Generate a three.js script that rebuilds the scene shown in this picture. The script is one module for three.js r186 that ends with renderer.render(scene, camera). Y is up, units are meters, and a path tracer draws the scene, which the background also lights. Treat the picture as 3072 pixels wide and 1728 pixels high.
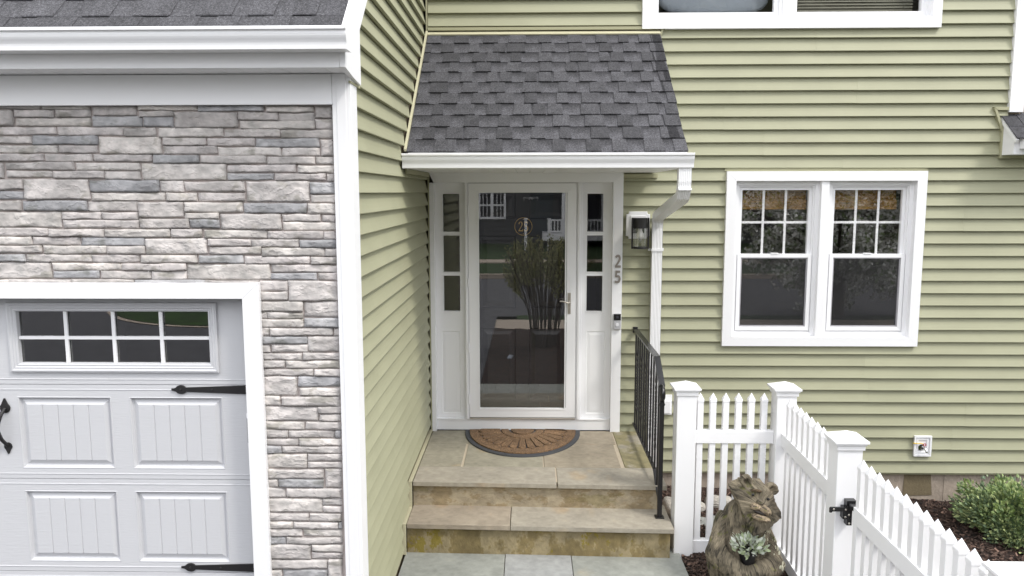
import * as THREE from 'three';
import { RoundedBoxGeometry } from 'three/addons/geometries/RoundedBoxGeometry.js';
import { mergeGeometries } from 'three/addons/utils/BufferGeometryUtils.js';
import { FontLoader } from 'three/addons/loaders/FontLoader.js';
import { TextGeometry } from 'three/addons/geometries/TextGeometry.js';

// ------------------------------------------------------------ camera, sky, sun, exposure
const scene = new THREE.Scene();
const camera = new THREE.PerspectiveCamera(40.579, 16 / 9, 0.02, 400);
camera.position.set(0.8168, 2.6924, 6.388);
camera.rotation.set(-0.12252685, 0.02063104, -0.00134132, 'YXZ');
camera.updateMatrixWorld();

const skyW = 128, skyH = 64, skyData = new Float32Array(skyW * skyH * 4);
for (let j = 0; j < skyH; j++) for (let i = 0; i < skyW; i++) {
  const el = ((j + 0.5) / skyH - 0.5) * Math.PI, s = Math.max(0, Math.sin(el)), k = (j * skyW + i) * 4;
  const a = i / skyW * Math.PI * 2;
  const cl = 1 + 0.07 * Math.sin(3 * a + 1.3 + 4 * s) * Math.cos(5 * el) + 0.05 * Math.sin(7 * a - 6 * s);
  const L = (el < 0 ? 0.35 : 1.24 + 0.06 * s) * cl;
  skyData[k] = L * 0.97; skyData[k + 1] = L * 0.985; skyData[k + 2] = L * 1.03; skyData[k + 3] = 1;
}
const sky = new THREE.DataTexture(skyData, skyW, skyH, THREE.RGBAFormat, THREE.FloatType);
sky.mapping = THREE.EquirectangularReflectionMapping; sky.magFilter = sky.minFilter = THREE.LinearFilter; sky.needsUpdate = true;
scene.background = sky; scene.environment = sky;

const sun = new THREE.DirectionalLight(new THREE.Color(1.0, 0.955, 0.88), 1.2);
sun.position.set(1.5 * 8, 2.3 * 8, 1.0 * 8 + 1); sun.target.position.set(1, 1, 1);
sun.shadow.radius = 20; sun.castShadow = true; sun.shadow.mapSize.set(2048, 2048);
Object.assign(sun.shadow.camera, { left: -9, right: 9, top: 9, bottom: -9, near: 1, far: 60 });
scene.add(sun, sun.target);

const renderer = new THREE.WebGLRenderer({ antialias: true });
renderer.toneMapping = THREE.LinearToneMapping;
renderer.toneMappingExposure = 1.86;
renderer.shadowMap.enabled = true;

// ------------------------------------------------------------ helpers
let seed = 7;
const rnd = () => { seed = (seed * 1664525 + 1013904223) >>> 0; return seed / 4294967296; };
const rr = (a, b) => a + (b - a) * rnd();
const pick = (a) => a[Math.floor(rnd() * a.length)];
const hash = (x, y, s) => { let h = (x * 374761393 + y * 668265263 + s * 974634777) | 0; h = Math.imul(h ^ (h >>> 13), 1274126177); return ((h ^ (h >>> 16)) >>> 0) / 4294967296; };
const sm = (t) => t * t * (3 - 2 * t), mix = (a, b, t) => a + (b - a) * t, clamp = (x, a = 0, b = 1) => Math.min(b, Math.max(a, x));
const step = (a, b, x) => sm(clamp((x - a) / (b - a)));
function vn(x, y, fx, fy, s) {               // tileable value noise on the unit square
  x *= fx; y *= fy; const x0 = Math.floor(x), y0 = Math.floor(y), u = sm(x - x0), v = sm(y - y0), w = (a, n) => ((a % n) + n) % n;
  const a = hash(w(x0, fx), w(y0, fy), s), b = hash(w(x0 + 1, fx), w(y0, fy), s), c = hash(w(x0, fx), w(y0 + 1, fy), s), d = hash(w(x0 + 1, fx), w(y0 + 1, fy), s);
  return mix(mix(a, b, u), mix(c, d, u), v);
}
const fbm = (x, y, fx, fy, s, o = 4) => { let r = 0, a = 0.5, t = 0; for (let i = 0; i < o; i++) { r += a * vn(x, y, fx, fy, s + i); t += a; a *= 0.55; fx *= 2; fy *= 2; } return r / t; };
const n3 = (x, y, z, s = 0) => {             // free 3-D value noise
  const xi = Math.floor(x), yi = Math.floor(y), zi = Math.floor(z), u = sm(x - xi), v = sm(y - yi), w = sm(z - zi);
  const h = (a, b, c) => hash(a + c * 57, b + c * 131, s + 11);
  const l = (c) => mix(mix(h(xi, yi, c), h(xi + 1, yi, c), u), mix(h(xi, yi + 1, c), h(xi + 1, yi + 1, c), u), v);
  return mix(l(zi), l(zi + 1), w);
};
function tex(w, h, fn, srgb = true) {
  const d = new Uint8Array(w * h * 4);
  for (let j = 0; j < h; j++) for (let i = 0; i < w; i++) {
    const c = fn((i + 0.5) / w, (j + 0.5) / h), k = (j * w + i) * 4;
    if (typeof c === 'number') d[k] = d[k + 1] = d[k + 2] = clamp(c) * 255; else for (let q = 0; q < 3; q++) d[k + q] = clamp(c[q]) * 255;
    d[k + 3] = 255;
  }
  const t = new THREE.DataTexture(d, w, h, THREE.RGBAFormat);
  t.wrapS = t.wrapT = THREE.RepeatWrapping; t.magFilter = THREE.LinearFilter; t.minFilter = THREE.LinearMipmapLinearFilter; t.generateMipmaps = true;
  if (srgb) t.colorSpace = THREE.SRGBColorSpace; t.needsUpdate = true; return t;
}
const rep = (t, x, y) => { const c = t.clone(); c.repeat.set(x, y); c.needsUpdate = true; return c; };
const lin = (r, g, b) => new THREE.Color().setRGB(r, g, b);
const M = (color, o = {}) => new THREE.MeshStandardMaterial({ color, roughness: 0.7, ...o });
const names = {};
const numbered = (n) => { const k = names[n] = (names[n] ?? -1) + 1; return k ? `${n}_${String(k).padStart(3, '0')}` : n; };
function mk(name, geo, mat, parent = scene) {
  const m = new THREE.Mesh(geo, mat); m.name = parent === scene ? numbered(name) : name; m.castShadow = m.receiveShadow = true; parent.add(m); return m;
}
function tag(o, label, category, group) { o.userData.label = label; o.userData.category = category; if (group) o.userData.group = group; return o; }
const struct = (o) => { o.userData.kind = 'structure'; return o; };
function thing(name, label, category, [x, y, z] = [0, 0, 0], group) {
  const g = new THREE.Group(); g.name = numbered(name); g.position.set(x, y, z); scene.add(g); return tag(g, label, category, group);
}
function part(name, parent, label) { const g = new THREE.Group(); g.name = name; parent.add(g); if (label) g.userData.label = label; return g; }
const merge = (a) => mergeGeometries(a.map((g) => { const q = g.index ? g.toNonIndexed() : g; for (const k of Object.keys(q.attributes)) if (!['position', 'normal', 'uv'].includes(k)) q.deleteAttribute(k); return q; }));
function boxUV(g, s = 1, ox = 0, oy = 0) {   // uv in metres from the way each face points
  const q = g.index ? g.toNonIndexed() : g; if (!q.attributes.normal) q.computeVertexNormals();
  const p = q.attributes.position, n = q.attributes.normal, uv = new Float32Array(p.count * 2);
  for (let i = 0; i < p.count; i++) {
    const a = Math.abs(n.getX(i)), b = Math.abs(n.getY(i)), c = Math.abs(n.getZ(i)); let u, v;
    if (c >= a && c >= b) { u = p.getX(i); v = p.getY(i); } else if (b >= a) { u = p.getX(i); v = p.getZ(i); } else { u = p.getZ(i); v = p.getY(i); }
    uv[i * 2] = u / s + ox; uv[i * 2 + 1] = v / s + oy;
  }
  q.setAttribute('uv', new THREE.BufferAttribute(uv, 2)); return q;
}
const box = (x0, x1, y0, y1, z0, z1) => new THREE.BoxGeometry(x1 - x0, y1 - y0, z1 - z0).translate((x0 + x1) / 2, (y0 + y1) / 2, (z0 + z1) / 2);
const pane = (x0, x1, y0, y1, z) => new THREE.PlaneGeometry(x1 - x0, y1 - y0).translate((x0 + x1) / 2, (y0 + y1) / 2, z);
const rbox = (x0, x1, y0, y1, z0, z1, r = 0.003, s = 1) => new RoundedBoxGeometry(x1 - x0, y1 - y0, z1 - z0, s, Math.min(r, (x1 - x0) / 2.1, (y1 - y0) / 2.1, (z1 - z0) / 2.1)).translate((x0 + x1) / 2, (y0 + y1) / 2, (z0 + z1) / 2);
function geoFrom(pos, idx, uv) {
  const g = new THREE.BufferGeometry(); g.setAttribute('position', new THREE.Float32BufferAttribute(pos, 3)); if (uv) g.setAttribute('uv', new THREE.Float32BufferAttribute(uv, 2));
  g.setIndex(idx); g.computeVertexNormals(); return g;
}
// prism: polygon [[a,b]...] extruded from c0 to c1; axes tells which world axis a, b, c are
function prism(poly, c0, c1, axes = 'xyz') {
  const s = new THREE.Shape(poly.map(([a, b]) => new THREE.Vector2(a, b)));
  const g = new THREE.ExtrudeGeometry(s, { depth: c1 - c0, bevelEnabled: false, curveSegments: 8 }); g.translate(0, 0, c0);
  if (axes === 'xyz') return g;
  const p = g.attributes.position, ix = { x: 0, y: 1, z: 2 }, o = [0, 0, 0];
  for (let i = 0; i < p.count; i++) { const v = [p.getX(i), p.getY(i), p.getZ(i)]; for (let k = 0; k < 3; k++) o[ix[axes[k]]] = v[k]; p.setXYZ(i, ...o); }
  const q = g.index ? g.toNonIndexed() : g; q.deleteAttribute('normal'); q.computeVertexNormals(); return q;
}
function mitred(x0, x1, y0, y1, w, z0, z1) { // four boards with 45 degree joints
  const g = 0.0008;
  return [[[x0, y1], [x0 + w, y1 - w], [x1 - w, y1 - w], [x1, y1]], [[x0, y0], [x1, y0], [x1 - w, y0 + w], [x0 + w, y0 + w]],
    [[x0, y0 + g], [x0 + w, y0 + w + g], [x0 + w, y1 - w - g], [x0, y1 - g]], [[x1, y0 + g], [x1, y1 - g], [x1 - w, y1 - w - g], [x1 - w, y0 + w + g]]].map((p) => prism(p, z0, z1));
}
function holes(x0, x1, y0, y1, hs, fn) {     // cells of a rectangle that lie outside the holes
  const xs = [...new Set([x0, x1, ...hs.flatMap((h) => [h[0], h[1]])])].filter((v) => v >= x0 && v <= x1).sort((a, b) => a - b);
  const ys = [...new Set([y0, y1, ...hs.flatMap((h) => [h[2], h[3]])])].filter((v) => v >= y0 && v <= y1).sort((a, b) => a - b), out = [];
  for (let i = 0; i + 1 < xs.length; i++) {
    let run = null;
    for (let j = 0; j + 1 < ys.length; j++) {
      const cx = (xs[i] + xs[i + 1]) / 2, cy = (ys[j] + ys[j + 1]) / 2, inside = hs.some((h) => cx > h[0] && cx < h[1] && cy > h[2] && cy < h[3]);
      if (!inside) { if (run) run[3] = ys[j + 1]; else run = [xs[i], xs[i + 1], ys[j], ys[j + 1]]; }
      if ((inside || j + 2 === ys.length) && run) { out.push(fn(...run)); run = null; }
    }
  }
  return out;
}
function rings(x0, x1, y0, y1, prof, field = true) { // nested rectangles: prof = [[inset, z] ...]
  const pos = [], quad = (a, b, c, d) => pos.push(...a, ...b, ...c, ...a, ...c, ...d), R = (k) => { const [t, z] = prof[k]; return [[x0 + t, y0 + t, z], [x1 - t, y0 + t, z], [x1 - t, y1 - t, z], [x0 + t, y1 - t, z]]; };
  for (let k = 0; k + 1 < prof.length; k++) { const A = R(k), B = R(k + 1); for (let e = 0; e < 4; e++) quad(A[e], A[(e + 1) % 4], B[(e + 1) % 4], B[e]); }
  if (field) quad(...R(prof.length - 1));
  const g = new THREE.BufferGeometry(); g.setAttribute('position', new THREE.Float32BufferAttribute(pos, 3)); g.computeVertexNormals(); return boxUV(g);
}
function sweepX(poly, x0, x1) { return prism(poly, x0, x1, 'zyx'); }   // profile [[z, y]...] along x
function tube(pts, r, seg = 6, n = 24, closed = false) { return new THREE.TubeGeometry(new THREE.CatmullRomCurve3(pts.map((p) => new THREE.Vector3(...p)), closed, 'catmullrom', 0.3), n, r, seg, closed); }
function bar(a, b, w, d) {                   // straight rectangular bar between two points in a plane of constant x
  const A = new THREE.Vector3(...a), B = new THREE.Vector3(...b), L = A.distanceTo(B), g = new THREE.BoxGeometry(w, d, L);
  const o = new THREE.Object3D(); o.position.copy(A).lerp(B, 0.5); o.lookAt(B); o.updateMatrix(); return g.applyMatrix4(o.matrix);
}
function nets(f, lo, hi, c) {                // surface nets: smooth closed surface of f < 0
  const n = [0, 1, 2].map((k) => Math.ceil((hi[k] - lo[k]) / c) + 1), at = (i, j, k) => i + n[0] * (j + n[1] * k), v = new Float32Array(n[0] * n[1] * n[2]);
  for (let k = 0; k < n[2]; k++) for (let j = 0; j < n[1]; j++) for (let i = 0; i < n[0]; i++) v[at(i, j, k)] = f(lo[0] + i * c, lo[1] + j * c, lo[2] + k * c);
  const id = new Int32Array(v.length).fill(-1), pos = [], idx = [];
  const E = [[0, 1], [2, 3], [4, 5], [6, 7], [0, 2], [1, 3], [4, 6], [5, 7], [0, 4], [1, 5], [2, 6], [3, 7]];
  for (let k = 0; k < n[2] - 1; k++) for (let j = 0; j < n[1] - 1; j++) for (let i = 0; i < n[0] - 1; i++) {
    const q = []; for (let t = 0; t < 8; t++) q.push(v[at(i + (t & 1), j + ((t >> 1) & 1), k + (t >> 2))]);
    let m = 0; for (let t = 0; t < 8; t++) if (q[t] < 0) m++;
    if (!m || m === 8) continue;
    let x = 0, y = 0, z = 0, w = 0;
    for (const [a, b] of E) if ((q[a] < 0) !== (q[b] < 0)) { const t = q[a] / (q[a] - q[b]); x += mix(a & 1, b & 1, t); y += mix((a >> 1) & 1, (b >> 1) & 1, t); z += mix(a >> 2, b >> 2, t); w++; }
    id[at(i, j, k)] = pos.length / 3; pos.push(lo[0] + (i + x / w) * c, lo[1] + (j + y / w) * c, lo[2] + (k + z / w) * c);
  }
  for (let k = 1; k < n[2] - 1; k++) for (let j = 1; j < n[1] - 1; j++) for (let i = 1; i < n[0] - 1; i++) {
    const s = v[at(i, j, k)] < 0;
    const q = (o, a, b, c2, d) => { if (s !== o) { if (s) idx.push(a, b, c2, a, c2, d); else idx.push(a, c2, b, a, d, c2); } };
    q(v[at(i + 1, j, k)] < 0, id[at(i, j - 1, k - 1)], id[at(i, j, k - 1)], id[at(i, j, k)], id[at(i, j - 1, k)]);
    q(v[at(i, j + 1, k)] < 0, id[at(i - 1, j, k - 1)], id[at(i - 1, j, k)], id[at(i, j, k)], id[at(i, j, k - 1)]);
    q(v[at(i, j, k + 1)] < 0, id[at(i - 1, j - 1, k)], id[at(i, j - 1, k)], id[at(i, j, k)], id[at(i - 1, j, k)]);
  }
  return geoFrom(pos, idx);
}
const len = Math.hypot;
const capsule = (x, y, z, a, b) => { const dx = b[0] - a[0], dy = b[1] - a[1], dz = b[2] - a[2], t = clamp(((x - a[0]) * dx + (y - a[1]) * dy + (z - a[2]) * dz) / (dx * dx + dy * dy + dz * dz)); return len(x - a[0] - dx * t, y - a[1] - dy * t, z - a[2] - dz * t) - mix(a[3], b[3], t); };
const smin = (a, b, k) => { const h = clamp(0.5 + 0.5 * (b - a) / k); return mix(b, a, h) - k * h * (1 - h); };

// the photograph's pixel grid (3072 x 1728) turned into points of the vertical plane z = zp
const DIR = new THREE.Vector3(), PXF = 2337.01, PC = new THREE.Vector3(0.8168, 2.6924, 6.388), PQ = new THREE.Quaternion().setFromEuler(new THREE.Euler(-0.12252685, 0.02063104, -0.00134132, 'YXZ'));
function onPlane(px, py, zp) {
  DIR.set(px - 1536, 864 - py, -PXF).applyQuaternion(PQ);
  const t = (zp - PC.z) / DIR.z; return [PC.x + DIR.x * t, PC.y + DIR.y * t];
}

// ------------------------------------------------------------ materials
const grainT = tex(256, 256, (x, y) => 0.93 + 0.07 * fbm(x, y, 6, 6, 3, 5));
const fineB = tex(256, 256, (x, y) => fbm(x, y, 24, 24, 9, 4), false);
const woodB = tex(256, 256, (x, y) => fbm(x, y, 4, 48, 5, 3), false);
const white = M(lin(0.845, 0.845, 0.855), { roughness: 0.42 });
const whiteB = M(lin(0.83, 0.83, 0.835), { roughness: 0.5 });
const vinyl = M(lin(0.85, 0.85, 0.86), { roughness: 0.38 });
const sidingM = [0, 1, 2].map((i) => M(lin(0.362 + i * 0.008, 0.361 + i * 0.008, 0.240 + i * 0.006), { roughness: 0.55, map: rep(grainT, 0.6, 0.6), bumpMap: rep(woodB, 1.2, 3), bumpScale: 0.0004 }));
const trimGreen = M(lin(0.37, 0.36, 0.23), { roughness: 0.5 });
const flashM = M(lin(0.50, 0.475, 0.33), { roughness: 0.45 });
const sheathM = M(lin(0.30, 0.25, 0.18), { roughness: 0.9 });
const doorGrey = M(lin(0.575, 0.58, 0.60), { roughness: 0.5, bumpMap: rep(woodB, 3, 3), bumpScale: 0.0006 });
const blackIron = M(lin(0.018, 0.017, 0.018), { roughness: 0.42, metalness: 0.1, bumpMap: rep(fineB, 6, 6), bumpScale: 0.0005 });
const blackGloss = M(lin(0.012, 0.012, 0.013), { roughness: 0.25 });
const glass = new THREE.MeshPhysicalMaterial({ color: 0xffffff, roughness: 0.0, transmission: 1, thickness: 0, ior: 2.45, side: THREE.DoubleSide });
const plainGlass = glass.clone(); plainGlass.ior = 1.75;
const screenM = new THREE.MeshStandardMaterial({ color: lin(0.07, 0.07, 0.075), roughness: 0.9, transparent: true, opacity: 0.22, side: THREE.DoubleSide });
const roomM = M(lin(0.16, 0.15, 0.14), { roughness: 0.9 });
const nickel = M(lin(0.62, 0.58, 0.52), { roughness: 0.32, metalness: 0.9 });
const gold = M(lin(0.62, 0.42, 0.16), { roughness: 0.35, metalness: 0.7 });
const frontDoorM = M(lin(0.014, 0.014, 0.016), { roughness: 0.4 });

const stoneMap = tex(512, 512, (x, y) => { const a = fbm(x, y, 5, 5, 21, 5), b = fbm(x, y, 16, 20, 31, 3), c = step(0.62, 0.74, fbm(x, y, 7, 11, 41, 4)); const t = 0.82 + 0.28 * (a - 0.5) + 0.18 * (b - 0.5) - 0.10 * c; return [t + 0.012 * (b - 0.5), t, t - 0.015 * c]; });
const stoneBump = tex(512, 512, (x, y) => { const q = 1 - Math.abs(2 * fbm(x, y, 7, 11, 51, 4) - 1), f = fbm(x, y, 30, 40, 61, 3); return 0.7 * q ** 4 + 0.3 * f; }, false);
const stoneTone = { W: [[0.70, 0.675, 0.64], [0.66, 0.64, 0.61]], L: [[0.60, 0.58, 0.56], [0.64, 0.62, 0.60]], G: [[0.58, 0.56, 0.54], [0.61, 0.585, 0.57]], B: [[0.42, 0.43, 0.445], [0.46, 0.47, 0.48]], T: [[0.52, 0.50, 0.485], [0.55, 0.53, 0.515]] };  // T, top rows: darker tone keeps some eave shade in the colour
const stoneM = {}; for (const k in stoneTone) stoneM[k] = stoneTone[k].map((c) => M(lin(c[0] * 1.28, c[1] * 1.245, c[2] * 1.24), { roughness: 0.88, map: stoneMap, bumpMap: stoneBump, bumpScale: 0.005 }));
const mortarM = M(lin(0.46, 0.405, 0.385), { roughness: 0.95, bumpMap: rep(fineB, 3, 3), bumpScale: 0.002 });

const granule = (x, y, s) => { const a = hash(Math.floor(x * 256), Math.floor(y * 256), s), b = fbm(x, y, 90, 90, s + 3, 2), c = fbm(x, y, 6, 6, s + 9, 3); return 0.62 + 0.30 * (a - 0.5) + 0.35 * (b - 0.5) + 0.16 * (c - 0.5) + (a > 0.965 ? 0.25 : 0); };
const shingleMap = tex(512, 512, (x, y) => { const t = granule(x, y, 71); return [t, t, t * 1.03]; });
// laminated shingles carry a printed band of dark granules above a field of light ones
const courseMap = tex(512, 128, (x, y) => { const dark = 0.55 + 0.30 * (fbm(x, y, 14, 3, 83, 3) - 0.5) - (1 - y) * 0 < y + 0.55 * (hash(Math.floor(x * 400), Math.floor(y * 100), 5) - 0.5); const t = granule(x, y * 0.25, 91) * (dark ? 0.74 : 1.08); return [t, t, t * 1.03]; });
const shM = [0.13, 0.15, 0.17, 0.19].map((v) => M(lin(v * 1.0, v * 0.99, v * 1.02), { roughness: 0.95, map: shingleMap }));
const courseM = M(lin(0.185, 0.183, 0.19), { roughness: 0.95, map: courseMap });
const shEdge = M(lin(0.16, 0.155, 0.16), { roughness: 0.95 });

const slabMap = tex(512, 512, (x, y) => { const a = fbm(x, y, 4, 4, 101, 5), b = fbm(x, y, 24, 24, 111, 3), r = step(0.55, 0.75, fbm(x, y, 3, 3, 121, 4)); const t = 0.82 + 0.13 * (a - 0.5) + 0.14 * (b - 0.5); return [t + 0.05 * r, t, t - 0.06 * r]; });
const slabM = [[0.47, 0.435, 0.335], [0.50, 0.43, 0.325], [0.50, 0.425, 0.33], [0.53, 0.48, 0.39], [0.42, 0.435, 0.395], [0.49, 0.50, 0.49]].map((c) => M(lin(...c), { roughness: 0.85, map: slabMap, bumpMap: rep(fineB, 2, 2), bumpScale: 0.0015 }));
const mossySlabMap = tex(256, 256, (x, y) => { const m = step(0.42, 0.62, fbm(x, y, 5, 5, 131, 5) + 0.10 * (vn(x, y, 90, 90, 3) - 0.5)), t = 0.8 + 0.2 * (fbm(x, y, 20, 20, 141, 3) - 0.5); return [t * mix(1, 0.88, m), t * mix(1, 0.87, m), t * mix(1, 0.74, m)]; });
const mossySlabM = M(lin(0.53, 0.48, 0.38), { roughness: 0.9, map: mossySlabMap });
const riserMap = tex(1024, 128, (x, y) => {
  const g = 0.74 + 0.16 * (fbm(x, y, 60, 10, 151, 3) - 0.5) + 0.2 * (fbm(x, y, 14, 3, 161, 4) - 0.5);
  const stain = step(0.50, 0.60, fbm(x, y, 18, 2, 171, 5) + 0.12 * (vn(x, y, 160, 24, 2) - 0.5)), olive = step(0.55, 0.66, fbm(x, y, 9, 2, 181, 5) + 0.1 * (vn(x, y, 200, 30, 4) - 0.5));
  let c = [g, g * 0.95, g * 0.85]; c = c.map((v, i) => v * mix(1, [0.85, 0.81, 0.73][i], stain * 0.7)); return c.map((v, i) => v * mix(1, [0.80, 0.80, 0.66][i], olive * 0.5));
});
const riserM = M(lin(0.74, 0.70, 0.63), { roughness: 0.95, map: riserMap, bumpMap: rep(fineB, 8, 1), bumpScale: 0.002 });
const riserMossMap = tex(1024, 128, (x, y) => {
  const g = 0.66 + 0.16 * (fbm(x, y, 60, 10, 251, 3) - 0.5) + 0.24 * (fbm(x, y, 16, 3, 261, 4) - 0.5), n = fbm(x, y, 24, 4, 281, 5) + 0.16 * (vn(x, y, 220, 30, 7) - 0.5);
  const olive = step(0.44, 0.60, fbm(x, y, 20, 2, 271, 5) + 0.14 * (vn(x, y, 200, 30, 4) - 0.5)), yel = step(0.62, 0.70, n + 0.30 * Math.exp(-(((x - 0.09) / 0.05) ** 2)) - 0.09);
  let c = [g, g * 0.94, g * 0.78]; c = c.map((v, i) => v * mix(1, [0.82, 0.79, 0.68][i], olive * 0.8)); return c.map((v, i) => mix(v, [0.58, 0.53, 0.20][i], yel * 0.7));
});
const riserMossM = M(lin(0.70, 0.66, 0.58), { roughness: 0.95, map: riserMossMap, bumpMap: rep(fineB, 8, 1), bumpScale: 0.002 });
const groutM = M(lin(0.48, 0.41, 0.31), { roughness: 0.95 });
const concreteMap = tex(512, 256, (x, y) => { const t = 0.80 + 0.14 * (fbm(x, y, 4, 2, 191, 5) - 0.5) + 0.14 * (fbm(x, y, 60, 30, 201, 3) - 0.5); return [t, t * 0.955, t * 0.90]; });
const concreteM = M(lin(0.58, 0.54, 0.50), { roughness: 0.95, map: concreteMap, bumpMap: rep(fineB, 4, 4), bumpScale: 0.002 });
const dampM = M(lin(0.27, 0.24, 0.16), { roughness: 0.85, map: concreteMap, bumpMap: rep(fineB, 4, 4), bumpScale: 0.002 });
const mulchMap = tex(512, 512, (x, y) => { const a = fbm(x, y, 40, 40, 211, 3), b = fbm(x, y, 8, 8, 221, 3), t = 0.42 + 0.7 * (a - 0.5) + 0.2 * (b - 0.5); return [t, t * 0.74, t * 0.62]; });
const mulchM = M(lin(0.16, 0.14, 0.13), { roughness: 1, map: mulchMap, bumpMap: rep(fineB, 3, 3), bumpScale: 0.02 });
const asphaltM = M(lin(0.19, 0.19, 0.195), { roughness: 0.95, map: rep(shingleMap, 1, 1) });
const grassMap = tex(256, 256, (x, y) => { const t = 0.55 + 0.5 * (fbm(x, y, 40, 40, 231, 3) - 0.5) + 0.2 * (fbm(x, y, 5, 5, 241, 3) - 0.5); return [t * 0.75, t, t * 0.45]; });
const grassM = M(lin(0.10, 0.135, 0.06), { roughness: 1, map: grassMap });

// ------------------------------------------------------------ ground and paving
const plane = (x0, x1, z0, z1, y, s = 1, nx = 1, nz = 1, hf) => {
  const pos = [], idx = [], uv = [];
  for (let j = 0; j <= nz; j++) for (let i = 0; i <= nx; i++) { const x = mix(x0, x1, i / nx), z = mix(z0, z1, j / nz); pos.push(x, hf ? hf(x, z) : y, z); uv.push(x / s, z / s); }
  for (let j = 0; j < nz; j++) for (let i = 0; i < nx; i++) { const a = j * (nx + 1) + i; idx.push(a, a + nx + 1, a + 1, a + 1, a + nx + 1, a + nx + 2); }
  return geoFrom(pos, idx, uv);
};
struct(mk('ground', plane(-180, 180, -160, 180, 0.04, 1.5), grassM));
const bedY = (x, z) => 0.21 - 0.051 * (x - 1.9) + 0.045 * z;
struct(mk('mulch_bed', plane(1.70, 8, -0.08, 3.3, 0, 0.7, 160, 90, (x, z) => bedY(x, z) - (x < 1.845 && z > 1.3 ? 0.06 : 0) + 0.022 * (n3(x * 22, z * 22, 1) - 0.5) + 0.014 * (n3(x * 55, z * 55, 4) - 0.5)), mulchM));
struct(mk('shrub_bed', plane(0.22, 4.2, 3.15, 7.3, 0, 0.7, 60, 60, (x, z) => 0.27 + 0.03 * (n3(x * 18, z * 18, 2) - 0.5)), mulchM));
struct(mk('driveway', plane(-7, 0.21, 2.5, 9.1, 0.245, 1), asphaltM));
struct(mk('pavement', box(-25, 30, 0.05, 0.235, 7.4, 8.5), concreteM));
struct(mk('verge', plane(0.6, 30, 8.5, 9.1, 0.225, 1.5), grassM));
struct(mk('island_kerb', new THREE.RingGeometry(3.4, 3.52, 48).rotateX(-Math.PI / 2).translate(-4.9, 0.212, 16.6), concreteM)); struct(mk('island_lawn', new THREE.CircleGeometry(3.38, 48).rotateX(-Math.PI / 2).translate(-4.9, 0.216, 16.6), grassM));
struct(mk('road', plane(-60, 60, 9.1, 16, 0.2, 1), asphaltM));
struct(mk('kerb', box(-60, 60, 0.05, 0.33, 16, 16.18), concreteM));
struct(mk('far_lawn', plane(-60, 60, 16.18, 60, 0, 1.5, 1, 20, (x, z) => 0.30 + 0.028 * Math.min(10, z - 16)), grassM));
struct(mk('far_pavement', box(-60, 60, 0.2, 0.415, 18.9, 20.0), concreteM));
// walkway of large bluestone pavers
const walk = struct(new THREE.Group()); walk.name = 'walkway'; scene.add(walk);
mk('bedding', box(0.0, 1.80, 0.05, 0.268, 1.36, 3.14), groutM, walk);
for (const [z0, z1, xs] of [[1.36, 2.03, [-0.0, 0.668, 1.105, 1.832]], [2.03, 2.38, [0.0, 0.42, 1.22, 1.832]], [2.38, 2.75, [0.0, 0.62, 1.17, 1.832]], [2.75, 3.14, [0.0, 0.42, 0.95, 1.55, 1.832]]])
  for (let i = 0; i + 1 < xs.length; i++) {
    const g = boxUV(rbox(xs[i] + 0.002, xs[i + 1] - 0.002, 0.262, 0.30 + rr(-0.002, 0.001), z0 + 0.002, z1 - 0.002, 0.003), 0.9, rnd(), rnd());
    mk('paver', g, slabM[z0 < 2 ? [4, 5, 4][i] : 4], walk);
  }

// ------------------------------------------------------------ the house
const house = thing('house', 'green sided house with stone garage front, white trim and grey shingle porch roof', 'house');
const E = 0.1016, lineY = (k) => 4.0 - E * k;
// openings in the front wall [x0, x1, y0, y1]
const doorHole = [0.012, 1.588, 0.0, 2.85], winHole = [2.418, 4.016, 1.428, 2.856], upHole = [1.715, 4.047, 3.968, 6.0];
const sheath = [];
holes(0, 7.5, 0.33, 5.6, [doorHole, winHole, upHole], (a, b, c, d) => sheath.push(box(a, b, c, d, -0.13, -0.025)));
mk('wall', merge(sheath), sheathM, house);
mk('wall', merge([box(-0.13, -0.025, 0.05, 5.6, -0.13, 2.66)]), sheathM, house);
const courseProfile = [[0.0060, 0], [0.0068, 0.003], [0.0005, E * 0.22], [-0.0070, E * 0.46], [-0.0145, E * 0.74], [-0.0205, E + 0.004], [-0.0235, E + 0.004], [-0.0235, 0.012], [-0.015, 0.008], [-0.015, 0]];
function frontBoard(x0, x1, y, out = 0) { return boxUV(sweepX(courseProfile.map(([z, v]) => [z + out, y + v]), x0, x1), 1, rnd(), rnd()); }
const siding = part('front_siding', house, 'sage green horizontal vinyl siding of the front wall');
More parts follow.
